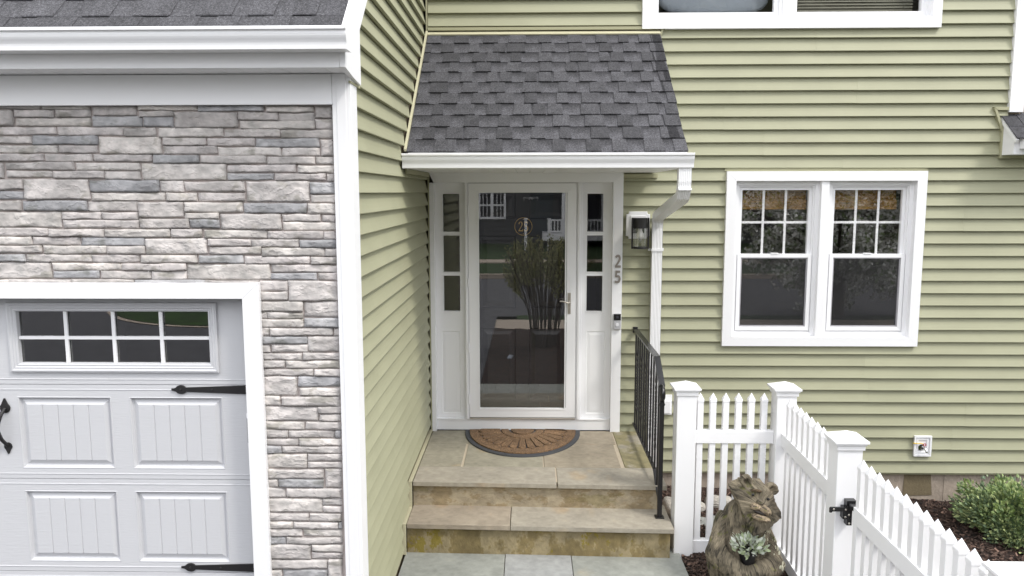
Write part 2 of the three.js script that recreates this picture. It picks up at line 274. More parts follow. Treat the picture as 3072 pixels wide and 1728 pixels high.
for (let k = -12; k <= 36; k++) {
  const y = lineY(k), yc = y + E / 2, out = 0;
  let xr = k >= 11 ? 7.4 : (y < 3.33 ? 4.575 : 4.625);
  if (k >= 8 && k < 11) xr = 4.58; if (k === 7) xr = 4.625;
  let spans = [[0.02, xr]];
  for (const h of [doorHole, winHole, upHole, ...(k > 0 && k < 12 ? [[0, 1.80, 0, 9]] : [])]) if (yc > h[2] - 0.03 && yc < h[3] + 0.03) {
    const touch = yc > h[2] && yc < h[3];
    if (touch || h === doorHole) spans = spans.flatMap(([a, b]) => [[a, Math.min(b, h[0])], [Math.max(a, h[1]), b]]).filter(([a, b]) => b - a > 0.02);
  }
  const pairSeed = hash(Math.floor((k + 1) / 2), 5, 3), seam = 2.0 + pairSeed * 2.6;
  for (const [a, b] of spans) {
    const m = sidingM[Math.floor(hash(k, 3, 8) * 3)];
    if (b - a > 1.2 && seam > a + 0.3 && seam < b - 0.3) { mk('siding_board', frontBoard(a, seam, y), m, siding); mk('siding_board', frontBoard(seam - 0.02, b, y - 0.0012, 0.0014), m, siding); }
    else mk('siding_board', frontBoard(a, b, y), m, siding);
  }
}
// side wall of the garage wing (faces +x), boards cut along the porch roof
const roofLine = (y) => (3.955 - y) / 0.817;
const sideSiding = part('side_siding', house, 'sage green siding of the side wall beside the steps');
for (let k = -10; k <= 36; k++) {
  const yb = 4.010 - E * k, yt = yb + E;
  const start = (y) => (y > 2.88 && y < 3.94 ? Math.max(0.036, roofLine(y) + 0.035) : 0.036);
  const end = (y) => (y > 3.30 ? Math.min(2.665, 2.74 - (y - 3.40) / 0.92) : 2.665);
  // lower boards follow the steps
  const low = (y) => (y < 0.30 ? 9 : y < 0.51 ? 1.52 : y < 0.69 ? 1.235 : 0);
  let s0 = Math.max(start(yb + 0.001), low(yb + 0.03)), s1 = Math.max(start(yt), low(yt - 0.001)); if (low(yb + 0.03) !== low(yt - 0.001)) s0 = s1 = Math.max(low(yb + 0.03), low(yt - 0.001));
  if (yb > 2.76 && yb < 2.85) { s0 = s1 = 0.036; }
  const e0 = end(yb), e1 = end(yt); if (e0 - s0 < 0.03) continue;
  const P = courseProfile, n = P.length, pos = [], put = (z, [x, v]) => [x, yb + v, z];
  const zs = (v) => mix(s0, s1, clamp(v / E)), ze = (v) => mix(e0, e1, clamp(v / E));
  for (let i = 0; i < n; i++) { const a = P[i], b = P[(i + 1) % n]; pos.push(...put(zs(a[1]), a), ...put(zs(b[1]), b), ...put(ze(b[1]), b), ...put(zs(a[1]), a), ...put(ze(b[1]), b), ...put(ze(a[1]), a)); }
  for (const [f, o] of [[zs, 1], [ze, 0]]) for (let i = 1; i + 1 < n; i++) { const t = [put(f(P[0][1]), P[0]), put(f(P[i][1]), P[i]), put(f(P[i + 1][1]), P[i + 1])]; if (o) t.reverse(); pos.push(...t.flat()); }
  const g = new THREE.BufferGeometry(); g.setAttribute('position', new THREE.Float32BufferAttribute(pos, 3)); g.computeVertexNormals();
  mk('siding_board', boxUV(g, 1, rnd(), rnd()), sidingM[Math.floor(hash(k, 9, 8) * 3)], sideSiding);
}
// channels and flashings
const trim = part('siding_trim', house);
mk('corner_channel', box(0.004, 0.016, 3.94, 5.5, -0.016, 0.012), trimGreen, trim); mk('corner_channel', box(0.0005, 0.0115, 0.70, 2.862, -0.016, 0.022), trimGreen, trim);
{ // strip along the porch roof on the side wall, strips beside the steps
  const a = [0.012, 3.955, 0.02], b = [0.012, 2.965, 1.232]; mk('roof_channel', bar(a, b, 0.016, 0.018), flashM, trim);
  mk('step_channel', merge([box(-0.012, 0.014, 0.692, 0.702, 0.0, 1.20), box(-0.012, 0.014, 0.52, 0.702, 1.20, 1.212), box(-0.012, 0.014, 0.512, 0.522, 1.212, 1.49), box(-0.012, 0.014, 0.31, 0.522, 1.49, 1.502)]), flashM, trim);
  mk('roof_flashing', prism([[0.0, 3.955], [0.006, 3.957], [0.045, 3.930], [0.04, 3.922], [0.0, 3.94]], 0.02, 1.858, 'zyx'), flashM, trim);
  mk('roof_channel', merge([box(0.02, 1.895, 3.966, 3.989, -0.016, 0.018), prism([[1.872, 3.985], [1.895, 3.985], [1.868, 3.915], [1.856, 3.915]], -0.016, 0.016)]), trimGreen, trim);
  mk('soffit_channel', box(0.004, 0.018, 2.815, 2.846, 0.023, 1.19), trimGreen, trim); mk('head_channel', box(2.405, 4.03, 2.8565, 2.888, -0.016, -0.004), trimGreen, trim);
  mk('soffit_channel', box(1.588, 1.862, 2.806, 2.836, -0.016, 0.022), trimGreen, trim);
  mk('starter_strip', box(0.02, 7.4, 0.326, 0.341, -0.02, -0.004), trimGreen, trim);
}
// foundation
const found = part('foundation', house, 'weathered tan concrete foundation wall');
{ let x = 0.0; for (const w of [1.9, 1.2, 1.24, 0.82, 1.2, 1.2]) { mk('foundation_block', boxUV(box(x + 0.002, x + w - 0.002, -0.2, 0.33, -0.22, -0.035), 1, rnd(), rnd()), concreteM, found); x += w; } }
mk('damp_patch', boxUV(prism([[4.005, 0.327], [4.225, 0.327], [4.245, 0.135], [4.0, 0.128]], -0.035, -0.0305), 0.6), dampM, found);
// corner board on the right and the low roof beside it
mk('corner_board', merge([rbox(4.622, 4.732, 3.315, 5.6, -0.1, 0.024), box(4.645, 4.71, 3.316, 5.6, 0.024, 0.026)]), white, house);
const wing = part('side_roof', house, 'grey shingled low roof with white gutter at the right corner');
{
  const sl = 0.85, top = (z) => 3.305 - sl * (z + 0.02);
  mk('roof_channel', merge([prism([[4.505, 3.356], [4.535, 3.332], [4.622, 3.332], [4.622, 3.356]], -0.016, 0.02), prism([[4.505, 3.352], [4.532, 3.330], [4.600, 3.165], [4.600, 2.978], [4.578, 2.955], [4.578, 3.16]], -0.016, 0.02), prism([[4.579, 2.954], [7.4, 2.954], [7.4, 2.977], [4.602, 2.977]], -0.016, 0.02)]), trimGreen, wing);
  mk('fascia', merge([box(4.602, 7.4, 2.978, 3.09, 0.0, 0.17), prism([[0.0, 2.979], [0.168, 2.979], [0.168, 3.085], [0.0, 3.215]], 4.590, 4.602, 'zyx')]), white, wing);
  mk('rake_trim', bar([4.588, top(-0.03) - 0.035, -0.03], [4.588, top(0.21) - 0.035, 0.21], 0.02, 0.03), white, wing);
  mk('gutter', merge([sweepX(gutterProfile(0.172, 3.105, 0.085, 0.1), 4.63, 7.4)]), vinyl, wing);
  const d = 0.143 / len(1, sl), rows = 26;
  for (let r = 0; r < rows; r++) {
    const z1 = 0.225 - r * d, z0 = z1 - d * 1.15, xa = z1 > 0.02 ? 4.576 : 4.74; let x = xa - (r % 2 ? 0.1 : 0);
    while (x < 7.2) { const w = rr(0.16, 0.30), t = 0.006 + (rnd() < 0.5 ? 0.004 : 0); const a = Math.max(x, xa); if (r < 12) mk('shingle', boxUV(prism([[z1, top(z1) + t + 0.004], [z1, top(z1)], [z0, top(z0)], [z0, top(z0) + t - 0.002]], a, x + w - 0.003, 'zyx'), 0.6, rnd(), rnd()), pick(shM), wing); x += w; }
  }
  mk('roof_deck', prism([[0.20, top(0.20) - 0.002], [-3.4, top(-3.4) - 0.002], [-3.4, top(-3.4) - 0.06], [0.0, 3.06], [0.20, 3.06]], 4.74, 7.4, 'zyx'), shEdge, wing);
  mk('downspout', tube([[4.86, 3.78, -0.75], [4.95, 3.66, -0.62], [5.3, 3.52, -0.5]], 0.035, 8, 12), vinyl, wing);
}
function gutterProfile(z, y, h, d) { // [z, y] points of a K-style gutter whose top back corner is (z, y)
  const p = [[z, y], [z, y - h], [z + d * 0.78, y - h]];
  for (let i = 1; i <= 7; i++) { const t = i / 7; p.push([z + d * (0.79 + 0.12 * (t - 0.22 * Math.sin(t * Math.PI * 2)) ), y - h + h * (0.10 + 0.68 * t)]); }
  p.push([z + d * 0.93, y - h * 0.16], [z + d, y - h * 0.14], [z + d, y - 0.004], [z + d * 0.985, y], [z + d * 0.95, y - 0.004], [z + d * 0.5, y - 0.012]);
  return p;
}

// ---- porch roof
const porch = part('porch_roof', house, 'small grey shingle roof over the front door');
{
  const z0 = 0.015, y0 = 3.936, z1 = 1.228, y1 = 2.950, L = len(z1 - z0, y1 - y0), uz = (z1 - z0) / L, uy = (y1 - y0) / L, nz = -uy, ny = uz; // down-slope and outward normal
  const P = (s, h) => [z0 + uz * s + nz * h, y0 + uy * s + ny * h], X0 = 0.022, X1 = 1.85, rows = 11, e = (L - 0.015) / rows;
  mk('roof_deck', prism([P(0, -0.004), P(L - 0.02, -0.004), [1.20, 2.862], [0.0, 2.862], [0.0, 3.92]], 0.03, X1 - 0.012, 'zyx'), whiteB, porch);
  for (let r = -1; r < rows; r++) {
    const sb = L - (rows - 1 - r) * e, st = Math.max(-0.012, sb - e - 0.012), lift = 0.006;
    const strip = (x, a, b, h0, h1, mat, taper, uvMode) => {
      const A = [[a + taper, st], [b - taper, st], [b, sb], [a, sb]], pos = [], top = A.map(([xx, s], i) => { const [z, y] = P(s, i < 2 ? h0 : h1); return [xx, y, z]; }), bot = A.map(([xx, s]) => { const [z, y] = P(s, 0); return [xx, y, z]; });
      const uv = [], q = (p, u) => { for (const i of [0, 2, 1, 0, 3, 2]) { pos.push(...p[i]); uv.push(...u[i]); } };
      const o = rnd(), ov = rnd(), U = uvMode ? [[a / 0.6 + o, 0.98], [b / 0.6 + o, 0.98], [b / 0.6 + o, 0.02], [a / 0.6 + o, 0.02]] : [[a / 0.6 + o, ov + 0.24], [b / 0.6 + o, ov + 0.24], [b / 0.6 + o, ov], [a / 0.6 + o, ov]];
      q(top, U);
      for (const [i, j] of [[3, 2], [0, 3], [2, 1]]) { const p = [top[i], top[j], bot[j], bot[i]]; q([p[0], p[1], p[2], p[3]], [U[i], U[j], U[j], U[i]]); }
      const g = new THREE.BufferGeometry(); g.setAttribute('position', new THREE.Float32BufferAttribute(pos, 3)); g.setAttribute('uv', new THREE.Float32BufferAttribute(uv, 2)); g.computeVertexNormals(); return g;
    };
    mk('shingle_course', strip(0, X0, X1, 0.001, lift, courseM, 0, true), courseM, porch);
    let x = X0 - rr(0, 0.1);
    while (x < X1 - 0.02) {
      const w = rr(0.075, 0.145), gap = rr(0.07, 0.135), a = Math.max(X0, x), b = Math.min(X1 + 0.004, x + w);
      if (b - a > 0.02) mk('shingle', strip(0, a, b, 0.0045, lift + 0.0075, null, b - a > 0.06 ? 0.006 : 0, false), pick(shM), porch);
      x += w + gap;
      if (rnd() < 0.18) x -= gap * 0.9;
    }
    mk('shingle', strip(0, X1 - rr(0.05, 0.11), X1 + rr(0.002, 0.008), 0.0045, lift + 0.0075, null, 0, false), pick(shM), porch);
  }
  mk('drip_edge', merge([box(0.03, 1.845, 2.925, 2.952, 1.214, 1.222), box(1.842, 1.852, 2.93, 2.95, 1.10, 1.225)]), white, porch);
  mk('fascia', box(0.02, 1.852, 2.845, 2.925, 1.19, 1.212), white, porch);
  const gut = merge([sweepX(gutterProfile(1.213, 2.940, 0.092, 0.115), 0.006, 1.878)]);
  mk('gutter', gut, vinyl, porch);
  mk('gutter_end_cap', sweepX(gutterProfile(1.210, 2.9415, 0.095, 0.119), 1.878, 1.882), vinyl, porch);
  mk('gutter_end_cap', sweepX(gutterProfile(1.210, 2.9415, 0.095, 0.119), 0.003, 0.006), vinyl, porch);
  for (let x = 0.02; x < 1.845; x += 0.1015) mk('soffit_board', rbox(x + 0.001, Math.min(1.852, x + 0.1), 2.847, 2.858, 0.003, 1.189, 0.003), whiteB, porch);
}
// ---- downspout: ribbed rectangular pipe
{
  const sec = []; const hw = 0.041, hd = 0.030, N = 7;
  const ribs = (ax, ay, bx, by, nx, ny) => { for (let i = 0; i < N * 2; i++) { const t = i / (N * 2), d = i % 2 ? -0.003 : 0; sec.push([mix(ax, bx, t) + nx * d, mix(ay, by, t) + ny * d]); } };
  ribs(-hw, -hd, hw, -hd, 0, -1); sec.push([hw, -hd]); sec.push([hw, hd]); ribs(hw, hd, -hw, hd, 0, 1); sec.push([-hw, hd]);
  const path = [[1.830, 2.85, 1.262], [1.830, 2.76, 1.262], [1.830, 2.705, 1.252], [1.831, 2.668, 1.222], [1.833, 2.652, 1.17], [1.860, 2.505, 0.13], [1.861, 2.488, 0.085], [1.862, 2.455, 0.056], [1.862, 2.40, 0.046], [1.862, 0.40, 0.046], [1.862, 0.33, 0.07], [1.862, 0.28, 0.16]];
  const pos = [], idx = [], n = sec.length;
  path.forEach((p, i) => {
    const a = path[Math.max(0, i - 1)], b = path[Math.min(path.length - 1, i + 1)], ty = b[1] - a[1], tz = b[2] - a[2], l = len(ty, tz), ny = -tz / l, nz = ty / l; // second axis of the section
    for (const [u, v] of sec) pos.push(p[0] + u, p[1] + ny * -v, p[2] + nz * -v);
    if (i) for (let k = 0; k < n; k++) { const q = (k + 1) % n, A = (i - 1) * n, B = i * n; idx.push(A + k, A + q, B + k, A + q, B + q, B + k); }
  });
  const ds = part('downspout', house, 'ribbed white downspout bending back from the porch gutter');
  mk('pipe', (() => { const g = geoFrom(pos, idx).toNonIndexed(); g.computeVertexNormals(); return g; })(), vinyl, ds);
  mk('elbow_collar', rbox(1.786, 1.874, 2.70, 2.716, 1.215, 1.300, 0.004), vinyl, ds);
  mk('strap', merge([box(1.80, 1.924, 2.215, 2.235, -0.01, 0.012), box(1.815, 1.909, 2.216, 2.234, 0.012, 0.082)]), vinyl, ds);
}
// ---- entrance: casing, sidelights, front door, storm door
const entry = part('entrance', house, 'white front entrance with two sidelights and glazed storm door');
{
  mk('casing', prism([[1.588, 0.69], [1.588, 2.848], [1.508, 2.768], [1.508, 0.69]], -0.06, 0.022), white, entry);
  mk('casing', prism([[0.012, 2.848], [1.5875, 2.848], [1.5075, 2.7685], [0.05, 2.7685]], -0.06, 0.0215), white, entry);
  mk('casing', box(0.0125, 0.048, 0.69, 2.768, -0.06, 0.021), white, entry);
  mk('sill', merge([rbox(0.0485, 1.5075, 0.692, 0.783, -0.08, -0.012, 0.004), box(0.0485, 1.5075, 0.783, 0.790, -0.08, -0.004)]), white, entry);
  mk('threshold', rbox(0.325, 1.217, 0.79, 0.801, -0.09, 0.004, 0.003), nickel, entry);
  const gl = [[2.337 + 0.03, 2.678], [2.034, 2.337], [1.705, 2.003]];
  for (const [x0, x1, g0, g1] of [[0.0485, 0.292, 0.115, 0.252], [1.262, 1.5075, 1.303, 1.435]]) {
    const hs = gl.map(([a, b]) => [g0, g1, a, b]), cells = []; const py0 = 0.83, py1 = 1.535;
    holes(x0, x1, 0.79, 2.768, [...hs, [x0 + 0.045, x1 - 0.045, py0, py1]], (a, b, c, d) => cells.push(box(a, b, c, d, -0.085, -0.045)));
    mk('sidelight_frame', merge(cells), whiteB, entry);
    mk('sidelight_panel', rings(x0 + 0.045, x1 - 0.045, py0, py1, [[0, -0.045], [0.006, -0.051], [0.018, -0.049], [0.03, -0.0465]]), whiteB, entry);
    for (const [a, b] of gl) {
      mk('glazing_bead', merge(mitred(g0 - 0.008, g1 + 0.008, a - 0.008, b + 0.008, 0.008, -0.046, -0.040)), whiteB, entry);
      mk('pane', pane(g0 - 0.004, g1 + 0.004, a - 0.004, b + 0.004, -0.066), plainGlass, entry);
    }
  }
  mk('mullion', merge([rbox(0.292, 0.326, 0.79, 2.768, -0.09, -0.012), rbox(0.300, 0.318, 0.79, 2.768, -0.012, 0.002), rbox(1.216, 1.262, 0.79, 2.768, -0.09, -0.012), rbox(1.226, 1.246, 0.79, 2.768, -0.012, 0.002)]), white, entry);
  mk('head_strip', rbox(0.326, 1.216, 2.782, 2.7675, -0.09, -0.03), white, entry);
  // storm door
  const sx0 = 0.328, sx1 = 1.2135, sy0 = 0.806, sy1 = 2.764, gx0 = 0.413, gx1 = 1.123, gy0 = 0.880, gy1 = 2.692, cells = [];
  mk('storm_door_frame', merge(mitred(sx0, sx1, sy0, sy1, 0.0765, -0.036, -0.004)), white, entry);
  mk('glazing_bead', merge(mitred(gx0 - 0.010, gx1 + 0.010, gy0 - 0.010, gy1 + 0.010, 0.0105, -0.034, -0.001)), white, entry);
  mk('storm_glass', pane(gx0, gx1, gy0, gy1, -0.020), glass, entry);
  for (const y of [0.96, 1.40, 1.95, 2.52]) mk('hinge', new THREE.CylinderGeometry(0.0055, 0.0055, 0.075, 8).translate(0.324, y, 0.004), white, entry);
  mk('handle_plate', rbox(1.147, 1.172, 1.690, 1.868, -0.004, 0.004, 0.009, 3), nickel, entry);
  mk('handle_lever', merge([tube([[1.160, 1.79, 0.004], [1.160, 1.79, 0.045], [1.140, 1.79, 0.056], [1.105, 1.802, 0.056], [1.078, 1.803, 0.054]], 0.006, 8, 16), new THREE.CylinderGeometry(0.011, 0.011, 0.012, 12).rotateX(Math.PI / 2).translate(1.16, 1.79, 0.008)]), nickel, entry);
  mk('lock_cylinder', new THREE.CylinderGeometry(0.009, 0.009, 0.012, 12).rotateX(Math.PI / 2).translate(1.160, 1.735, 0.006), nickel, entry);
  // front door behind the storm door
  const dx0 = 0.33, dx1 = 1.21, cols = [[0.42, 0.715], [0.825, 1.12]], rowsY = [[2.47, 2.68], [1.72, 2.33], [0.93, 1.55]], ph = [];
  for (const c of cols) for (const q of rowsY) ph.push([...c, ...q]);
  const dc = []; holes(dx0, dx1, 0.80, 2.767, ph, (a, b, c, d) => dc.push(box(a, b, c, d, -0.15, -0.115)));
  mk('front_door', merge(dc), frontDoorM, entry);
  for (const h of ph) mk('door_panel', rings(h[0], h[1], h[2], h[3], [[0, -0.115], [0.012, -0.128], [0.03, -0.126], [0.055, -0.117]]), frontDoorM, entry);
  mk('door_knob', new THREE.SphereGeometry(0.028, 14, 10).scale(1, 1, 0.8).translate(1.155, 1.63, -0.085), nickel, entry);
  mk('room_lining', box(-0.5, 0.0, 0.3, 3.0, -0.6, -0.55), roomM, entry);
}
// ---- windows
function slider(win, x0, x1, y0, y1) { }
const win1 = part('double_window', house, 'white double window with gridded upper sashes');
{
  const [X0, X1, Y0, Y1] = winHole;
  for (const g of mitred(X0, X1, Y0, Y1, 0.077, -0.05, 0.026)) mk('casing_board', g, white, win1);
  const ix0 = X0 + 0.077, ix1 = X1 - 0.077, iy0 = Y0 + 0.077, iy1 = Y1 - 0.077;
  mk('mullion', rbox(3.182, 3.246, iy0, iy1, -0.09, 0.012), white, win1);
  for (const [a, b] of [[ix0, 3.182], [3.246, ix1]]) {
    mk('frame', merge([...mitred(a, b, iy0, iy1, 0.034, -0.12, -0.030), ...mitred(a + 0.0345, b - 0.0345, iy0 + 0.0345, iy1 - 0.0345, 0.012, -0.12, -0.042)]), vinyl, win1);
    const sx0 = a + 0.047, sx1 = b - 0.047, ym = 2.158, uy1 = iy1 - 0.047, ly0 = iy0 + 0.047;
    // upper sash
    mk('upper_sash', merge([...mitred(sx0, sx1, ym - 0.01, uy1, 0.026, -0.095, -0.06)]), vinyl, win1);
    const u = [sx0 + 0.026, sx1 - 0.026, ym + 0.022, uy1 - 0.026];
    mk('pane', pane(u[0], u[1], u[2], u[3], -0.078), glass, win1);
    const w3 = (u[1] - u[0]) / 3, yh = (u[2] + u[3]) / 2;
    for (const i of [1, 2]) mk('muntin', box(u[0] + w3 * i - 0.0095, u[0] + w3 * i + 0.0095, u[2], u[3], -0.0865, -0.0815), white, win1);
    mk('muntin', box(u[0], u[1], yh - 0.0095, yh + 0.0095, -0.0872, -0.0808), white, win1);
    mk('sash_lock', rbox((sx0 + sx1) / 2 - 0.03, (sx0 + sx1) / 2 + 0.03, ym + 0.028, ym + 0.036, -0.05, -0.02, 0.003), vinyl, win1);
    // lower sash with an insect screen in front of it
    mk('lower_sash', merge(mitred(sx0 - 0.006, sx1 + 0.006, ly0, ym + 0.028, 0.030, -0.06, -0.026)), vinyl, win1);
    const l = [sx0 + 0.024, sx1 - 0.024, ly0 + 0.03, ym - 0.002];
    mk('pane', pane(l[0], l[1], l[2], l[3], -0.05), glass, win1);
    mk('screen_frame', merge(mitred(l[0], l[1], l[2], l[3], 0.010, -0.046, -0.034)), M(lin(0.35, 0.34, 0.36), { roughness: 0.5 }), win1);
    mk('insect_screen', pane(l[0] + 0.008, l[1] - 0.008, l[2] + 0.008, l[3] - 0.008, -0.040), screenM, win1);
  }
}
const win2 = part('upper_window', house, 'white upper storey double window cut by the picture edge');
{
  const [X0, X1, Y0] = upHole, Y1 = 5.35;
  for (const g of mitred(X0, X1, Y0, Y1, 0.072, -0.05, 0.026)) mk('casing_board', g, white, win2);
  mk('wall_infill', box(X0, X1, Y1, 5.6, -0.13, -0.02), sheathM, win2);
  const ix0 = X0 + 0.072, ix1 = X1 - 0.072, iy0 = Y0 + 0.072, iy1 = Y1 - 0.072;
  mk('mullion', rbox(2.822, 2.876, iy0, iy1, -0.09, -0.012), white, win2);
  for (const [a, b] of [[ix0, 2.822], [2.876, ix1]]) {
    mk('frame', merge(mitred(a, b, iy0, iy1, 0.026, -0.12, -0.022)), vinyl, win2);
    mk('sash', merge(mitred(a + 0.0265, b - 0.0265, iy0 + 0.0265, iy1 - 0.0265, 0.036, -0.08, -0.034)), vinyl, win2);
    mk('pane', pane(a + 0.06, b - 0.06, iy0 + 0.06, iy1 - 0.06, -0.06), glass, win2);
  }
}
// rooms behind the windows
mk('room_lining', merge([box(-0.1, 7.0, 0.36, 3.06, -4.3, -4.2), box(-0.12, -0.06, 0.36, 3.06, -4.2, -0.13), box(6.9, 7.0, 0.36, 3.06, -4.2, -0.13), box(-0.1, 7.0, 0.36, 0.42, -4.2, -0.13), box(-0.1, 7.0, 3.0, 3.06, -4.2, -0.13), box(1.75, 1.8, 0.42, 3.0, -4.2, -0.13)]), roomM, house);
mk('room_lining', merge([box(-0.1, 4.7, 3.5, 5.6, -4.3, -4.2), box(-0.12, -0.06, 3.5, 5.6, -4.2, -0.13), box(4.60, 4.62, 3.07, 5.6, -4.2, -0.13), box(-0.1, 4.6, 3.44, 3.5, -4.2, -0.13), box(-0.15, 4.75, 5.55, 5.62, -4.3, -0.02)]), roomM, house);

// ---- garage front
const ZG = 2.79, ZD = 2.70, OX = -0.522, OXL = -3.06, OY = 2.198;
const gWall = [];
holes(-4.2, -0.002, 0.05, 3.25, [[OXL, OX, 0, OY]], (a, b, c, d) => gWall.push(box(a, b, c, d, 2.60, 2.7635)));
mk('wall', merge(gWall), mortarM, house);
mk('corner_post', merge([rbox(-0.072, 0.006, 0.10, 3.225, 2.757, 2.797, 0.002), rbox(-0.052, -0.008, 0.10, 3.225, 2.795, 2.8, 0.002), rbox(-0.01, 0.012, 0.10, 3.225, 2.662, 2.796, 0.002)]), white, house);
mk('frieze_board', merge([box(-4.2, -0.0725, 3.088, 3.222, 2.755, 2.800), box(-4.2, -0.0725, 3.088, 3.096, 2.8, 2.803)]), white, house);
// stones, read off the photograph row by row: [x0, y0, x1, y1, tone] in three enlargements of it
const S1 = `0,735,275,762,T 293,735,620,765,W 640,738,950,810,T 965,742,1380,772,W 1387,742,1840,778,B 1868,745,2195,785,W 2207,748,2330,830,T 0,768,90,880,T 95,768,370,822,T 382,770,630,822,T 968,778,1212,818,G 1220,785,1662,895,T 1667,785,1945,842,T 1950,792,2205,848,T 105,825,632,885,W 642,815,995,887,B 1002,820,1212,888,B 1675,845,2205,905,W 2212,835,2330,905,G 0,890,390,945,G 397,892,860,950,G 868,895,1085,955,G 1108,897,1562,960,W 1567,905,1958,962,G 1966,910,2335,968,G 0,953,218,1007,G 225,952,680,1013,B 688,960,1130,1080,W 1137,963,1442,1020,G 1450,970,1785,1024,G 1792,970,2235,1033,B 2245,978,2337,1092,G 0,1017,405,1073,W 412,1018,680,1073,G 1140,1025,1520,1080,G 1525,1032,1970,1093,W 1978,1037,2237,1095,G 0,1078,302,1130,G 308,1082,645,1132,G 652,1084,1060,1133,G 1068,1087,1393,1142,B 1405,1090,1865,1145,G 1870,1100,2203,1150,L 2208,1100,2340,1150,G 0,1140,22,1248,L 28,1137,515,1192,G 525,1142,978,1195,W 990,1147,1585,1262,W 1592,1157,2072,1207,G 2085,1162,2340,1212,W 40,1198,362,1245,G 370,1200,730,1250,G 735,1200,983,1260,G 1597,1215,1920,1262,B 1928,1218,2283,1265,G 2290,1218,2343,1275,G 0,1258,158,1330,L 163,1258,622,1398,L 628,1264,1112,1345,B 1120,1268,1280,1345,L 1290,1273,1715,1345,G 1722,1273,2170,1415,L 2175,1280,2343,1360,B 0,1340,158,1397,B 635,1352,1155,1410,W 1163,1352,1380,1410,W 1387,1352,1717,1412,G 2182,1367,2345,1420,W`;
const S2 = `0,100,148,167,L 155,100,608,172,B 612,102,967,175,L 972,107,1285,218,L 1290,110,1698,180,W 1703,115,2150,186,B 2158,118,2350,192,W 0,178,428,285,W 432,180,710,228,G 715,182,968,230,G 1292,185,1532,225,W 1540,192,1970,300,L 1976,194,2248,245,G 2255,200,2352,248,G 440,235,972,292,G 977,225,1325,293,G 1330,230,1532,292,B 1982,250,2355,308,W 0,290,335,348,G 338,297,728,352,G 733,300,1190,355,W 1197,300,1412,358,G 1428,304,1870,362,W 1876,312,2265,368,G 2270,313,2357,368,G 0,352,218,408,W 222,356,558,410,G 562,358,1010,415,B 1018,364,1448,475,L 1457,367,1755,418,G 1760,372,2094,425,L 2099,373,2360,430,B 0,413,292,465,G 297,416,742,473,W 748,418,1012,475,G 1460,422,1828,477,G 1835,430,2273,488,W 2278,435,2362,490,G 0,475,173,527,B 180,477,640,529,G 643,480,978,532,G 983,480,1378,534,W 1388,482,1703,538,B 1713,490,2170,542,G 2175,495,2363,545,G 0,533,360,645,L 364,537,848,588,W 857,540,1300,590,G 1307,545,1893,655,W 1897,550,2365,602,G 370,592,692,643,B 702,594,1056,646,G 1062,597,1303,655,L 1900,606,2220,655,B 2230,607,2367,657,G 0,650,52,672,W 60,650,490,672,L 495,650,935,672,W 940,655,1430,674,B 1436,660,1810,674,L 1815,662,2015,733,G 2020,662,2370,802,L 1815,738,2015,798,L 1820,805,2118,878,W 2127,808,2372,916,L 1822,883,1871,928,L 1876,883,2120,928,L 1825,933,2123,987,W 2130,922,2375,988,B 1828,993,1885,1045,L 1890,993,2335,1046,L 2342,995,2377,1052,L 1830,1052,2152,1105,B 2158,1055,2378,1160,L 1832,1110,1891,1165,L 1897,1110,2153,1165,L 1835,1170,2118,1217,L 2123,1167,2380,1217,L 1838,1222,1995,1273,L 2000,1223,2382,1276,W 1850,1280,2194,1330,L 2200,1282,2380,1330,L`;
const S3 = `1840,52,2083,185,L 2089,55,2382,126,B 2098,132,2383,187,W 1845,190,1965,257,W 1972,192,2385,260,L 1847,264,2228,363,L 2234,264,2387,312,L 2238,317,2387,366,W 1848,370,2135,425,W 2140,371,2388,427,L 1852,430,2017,482,G 2023,432,2345,484,L 2350,432,2388,484,B 1855,488,2088,536,L 2093,488,2388,538,W 1857,541,1970,592,B 1977,542,2390,590,L 1860,597,2150,698,W 2155,597,2392,647,L 2160,652,2392,694,L 1862,704,2267,770,L 2274,700,2393,832,L 1863,775,1947,830,W 1952,775,2268,832,B 1865,837,2000,902,L 2005,838,2395,905,L 1868,910,2258,1007,W 2264,910,2397,957,L 2265,961,2397,1008,G 1870,1012,2165,1067,L 2170,1014,2397,1068,L 1872,1073,2050,1120,W 2055,1074,2370,1122,L 2375,1074,2398,1122,B 1873,1126,2118,1175,L 2123,1127,2398,1178,W 1875,1181,2003,1228,B 2010,1182,2398,1227,L 1877,1233,2178,1335,L 2184,1233,2400,1283,W 2187,1288,2400,1332,G 1893,1340,2293,1403,L 2300,1337,2400,1470,L 1880,1410,1977,1470,W 1982,1410,2294,1470,B`;
const veneer = part('stone_veneer', house, 'grey and cream ledge stone facing around the garage door');
const stoneQuads = [];
for (const [txt, oy] of [[S1, 0], [S2, 560], [S3, 1108]]) for (const t of txt.split(' ')) {
  const [a, b, c, d, tone] = t.split(','), s = 1100 / 2571, u = [+a, +b, +c, +d];
  const [x0, y1] = onPlane(u[0] * s, oy + u[1] * s, ZG - 0.012), [x1, y0] = onPlane(u[2] * s, oy + u[3] * s, ZG - 0.012);
  stoneQuads.push([x0, x1, y0, y1, tone]);
  if (u[0] === 0) { // the rows go on to the left beyond the picture
    const q = stoneQuads[stoneQuads.length - 1]; q[0] -= rr(0.02, 0.2); let x = q[0] - 0.006;
    while (x > -2.25) { const w = rr(0.16, 0.40); stoneQuads.push([x - w, x, y0, y1, pick('WLGGBL'.split(''))]); x -= w + 0.006; }
  }
}
{ let y = stoneQuads[stoneQuads.length - 1][2] - 0.006; while (y > 0.26) { const h = rr(0.035, 0.07), x = rr(-0.36, -0.18); stoneQuads.push([-0.438, x, y - h, y, pick('WLGB'.split(''))], [x + 0.006, -0.074, y - h, y, pick('LGWL'.split(''))]); y -= h + 0.006; } }
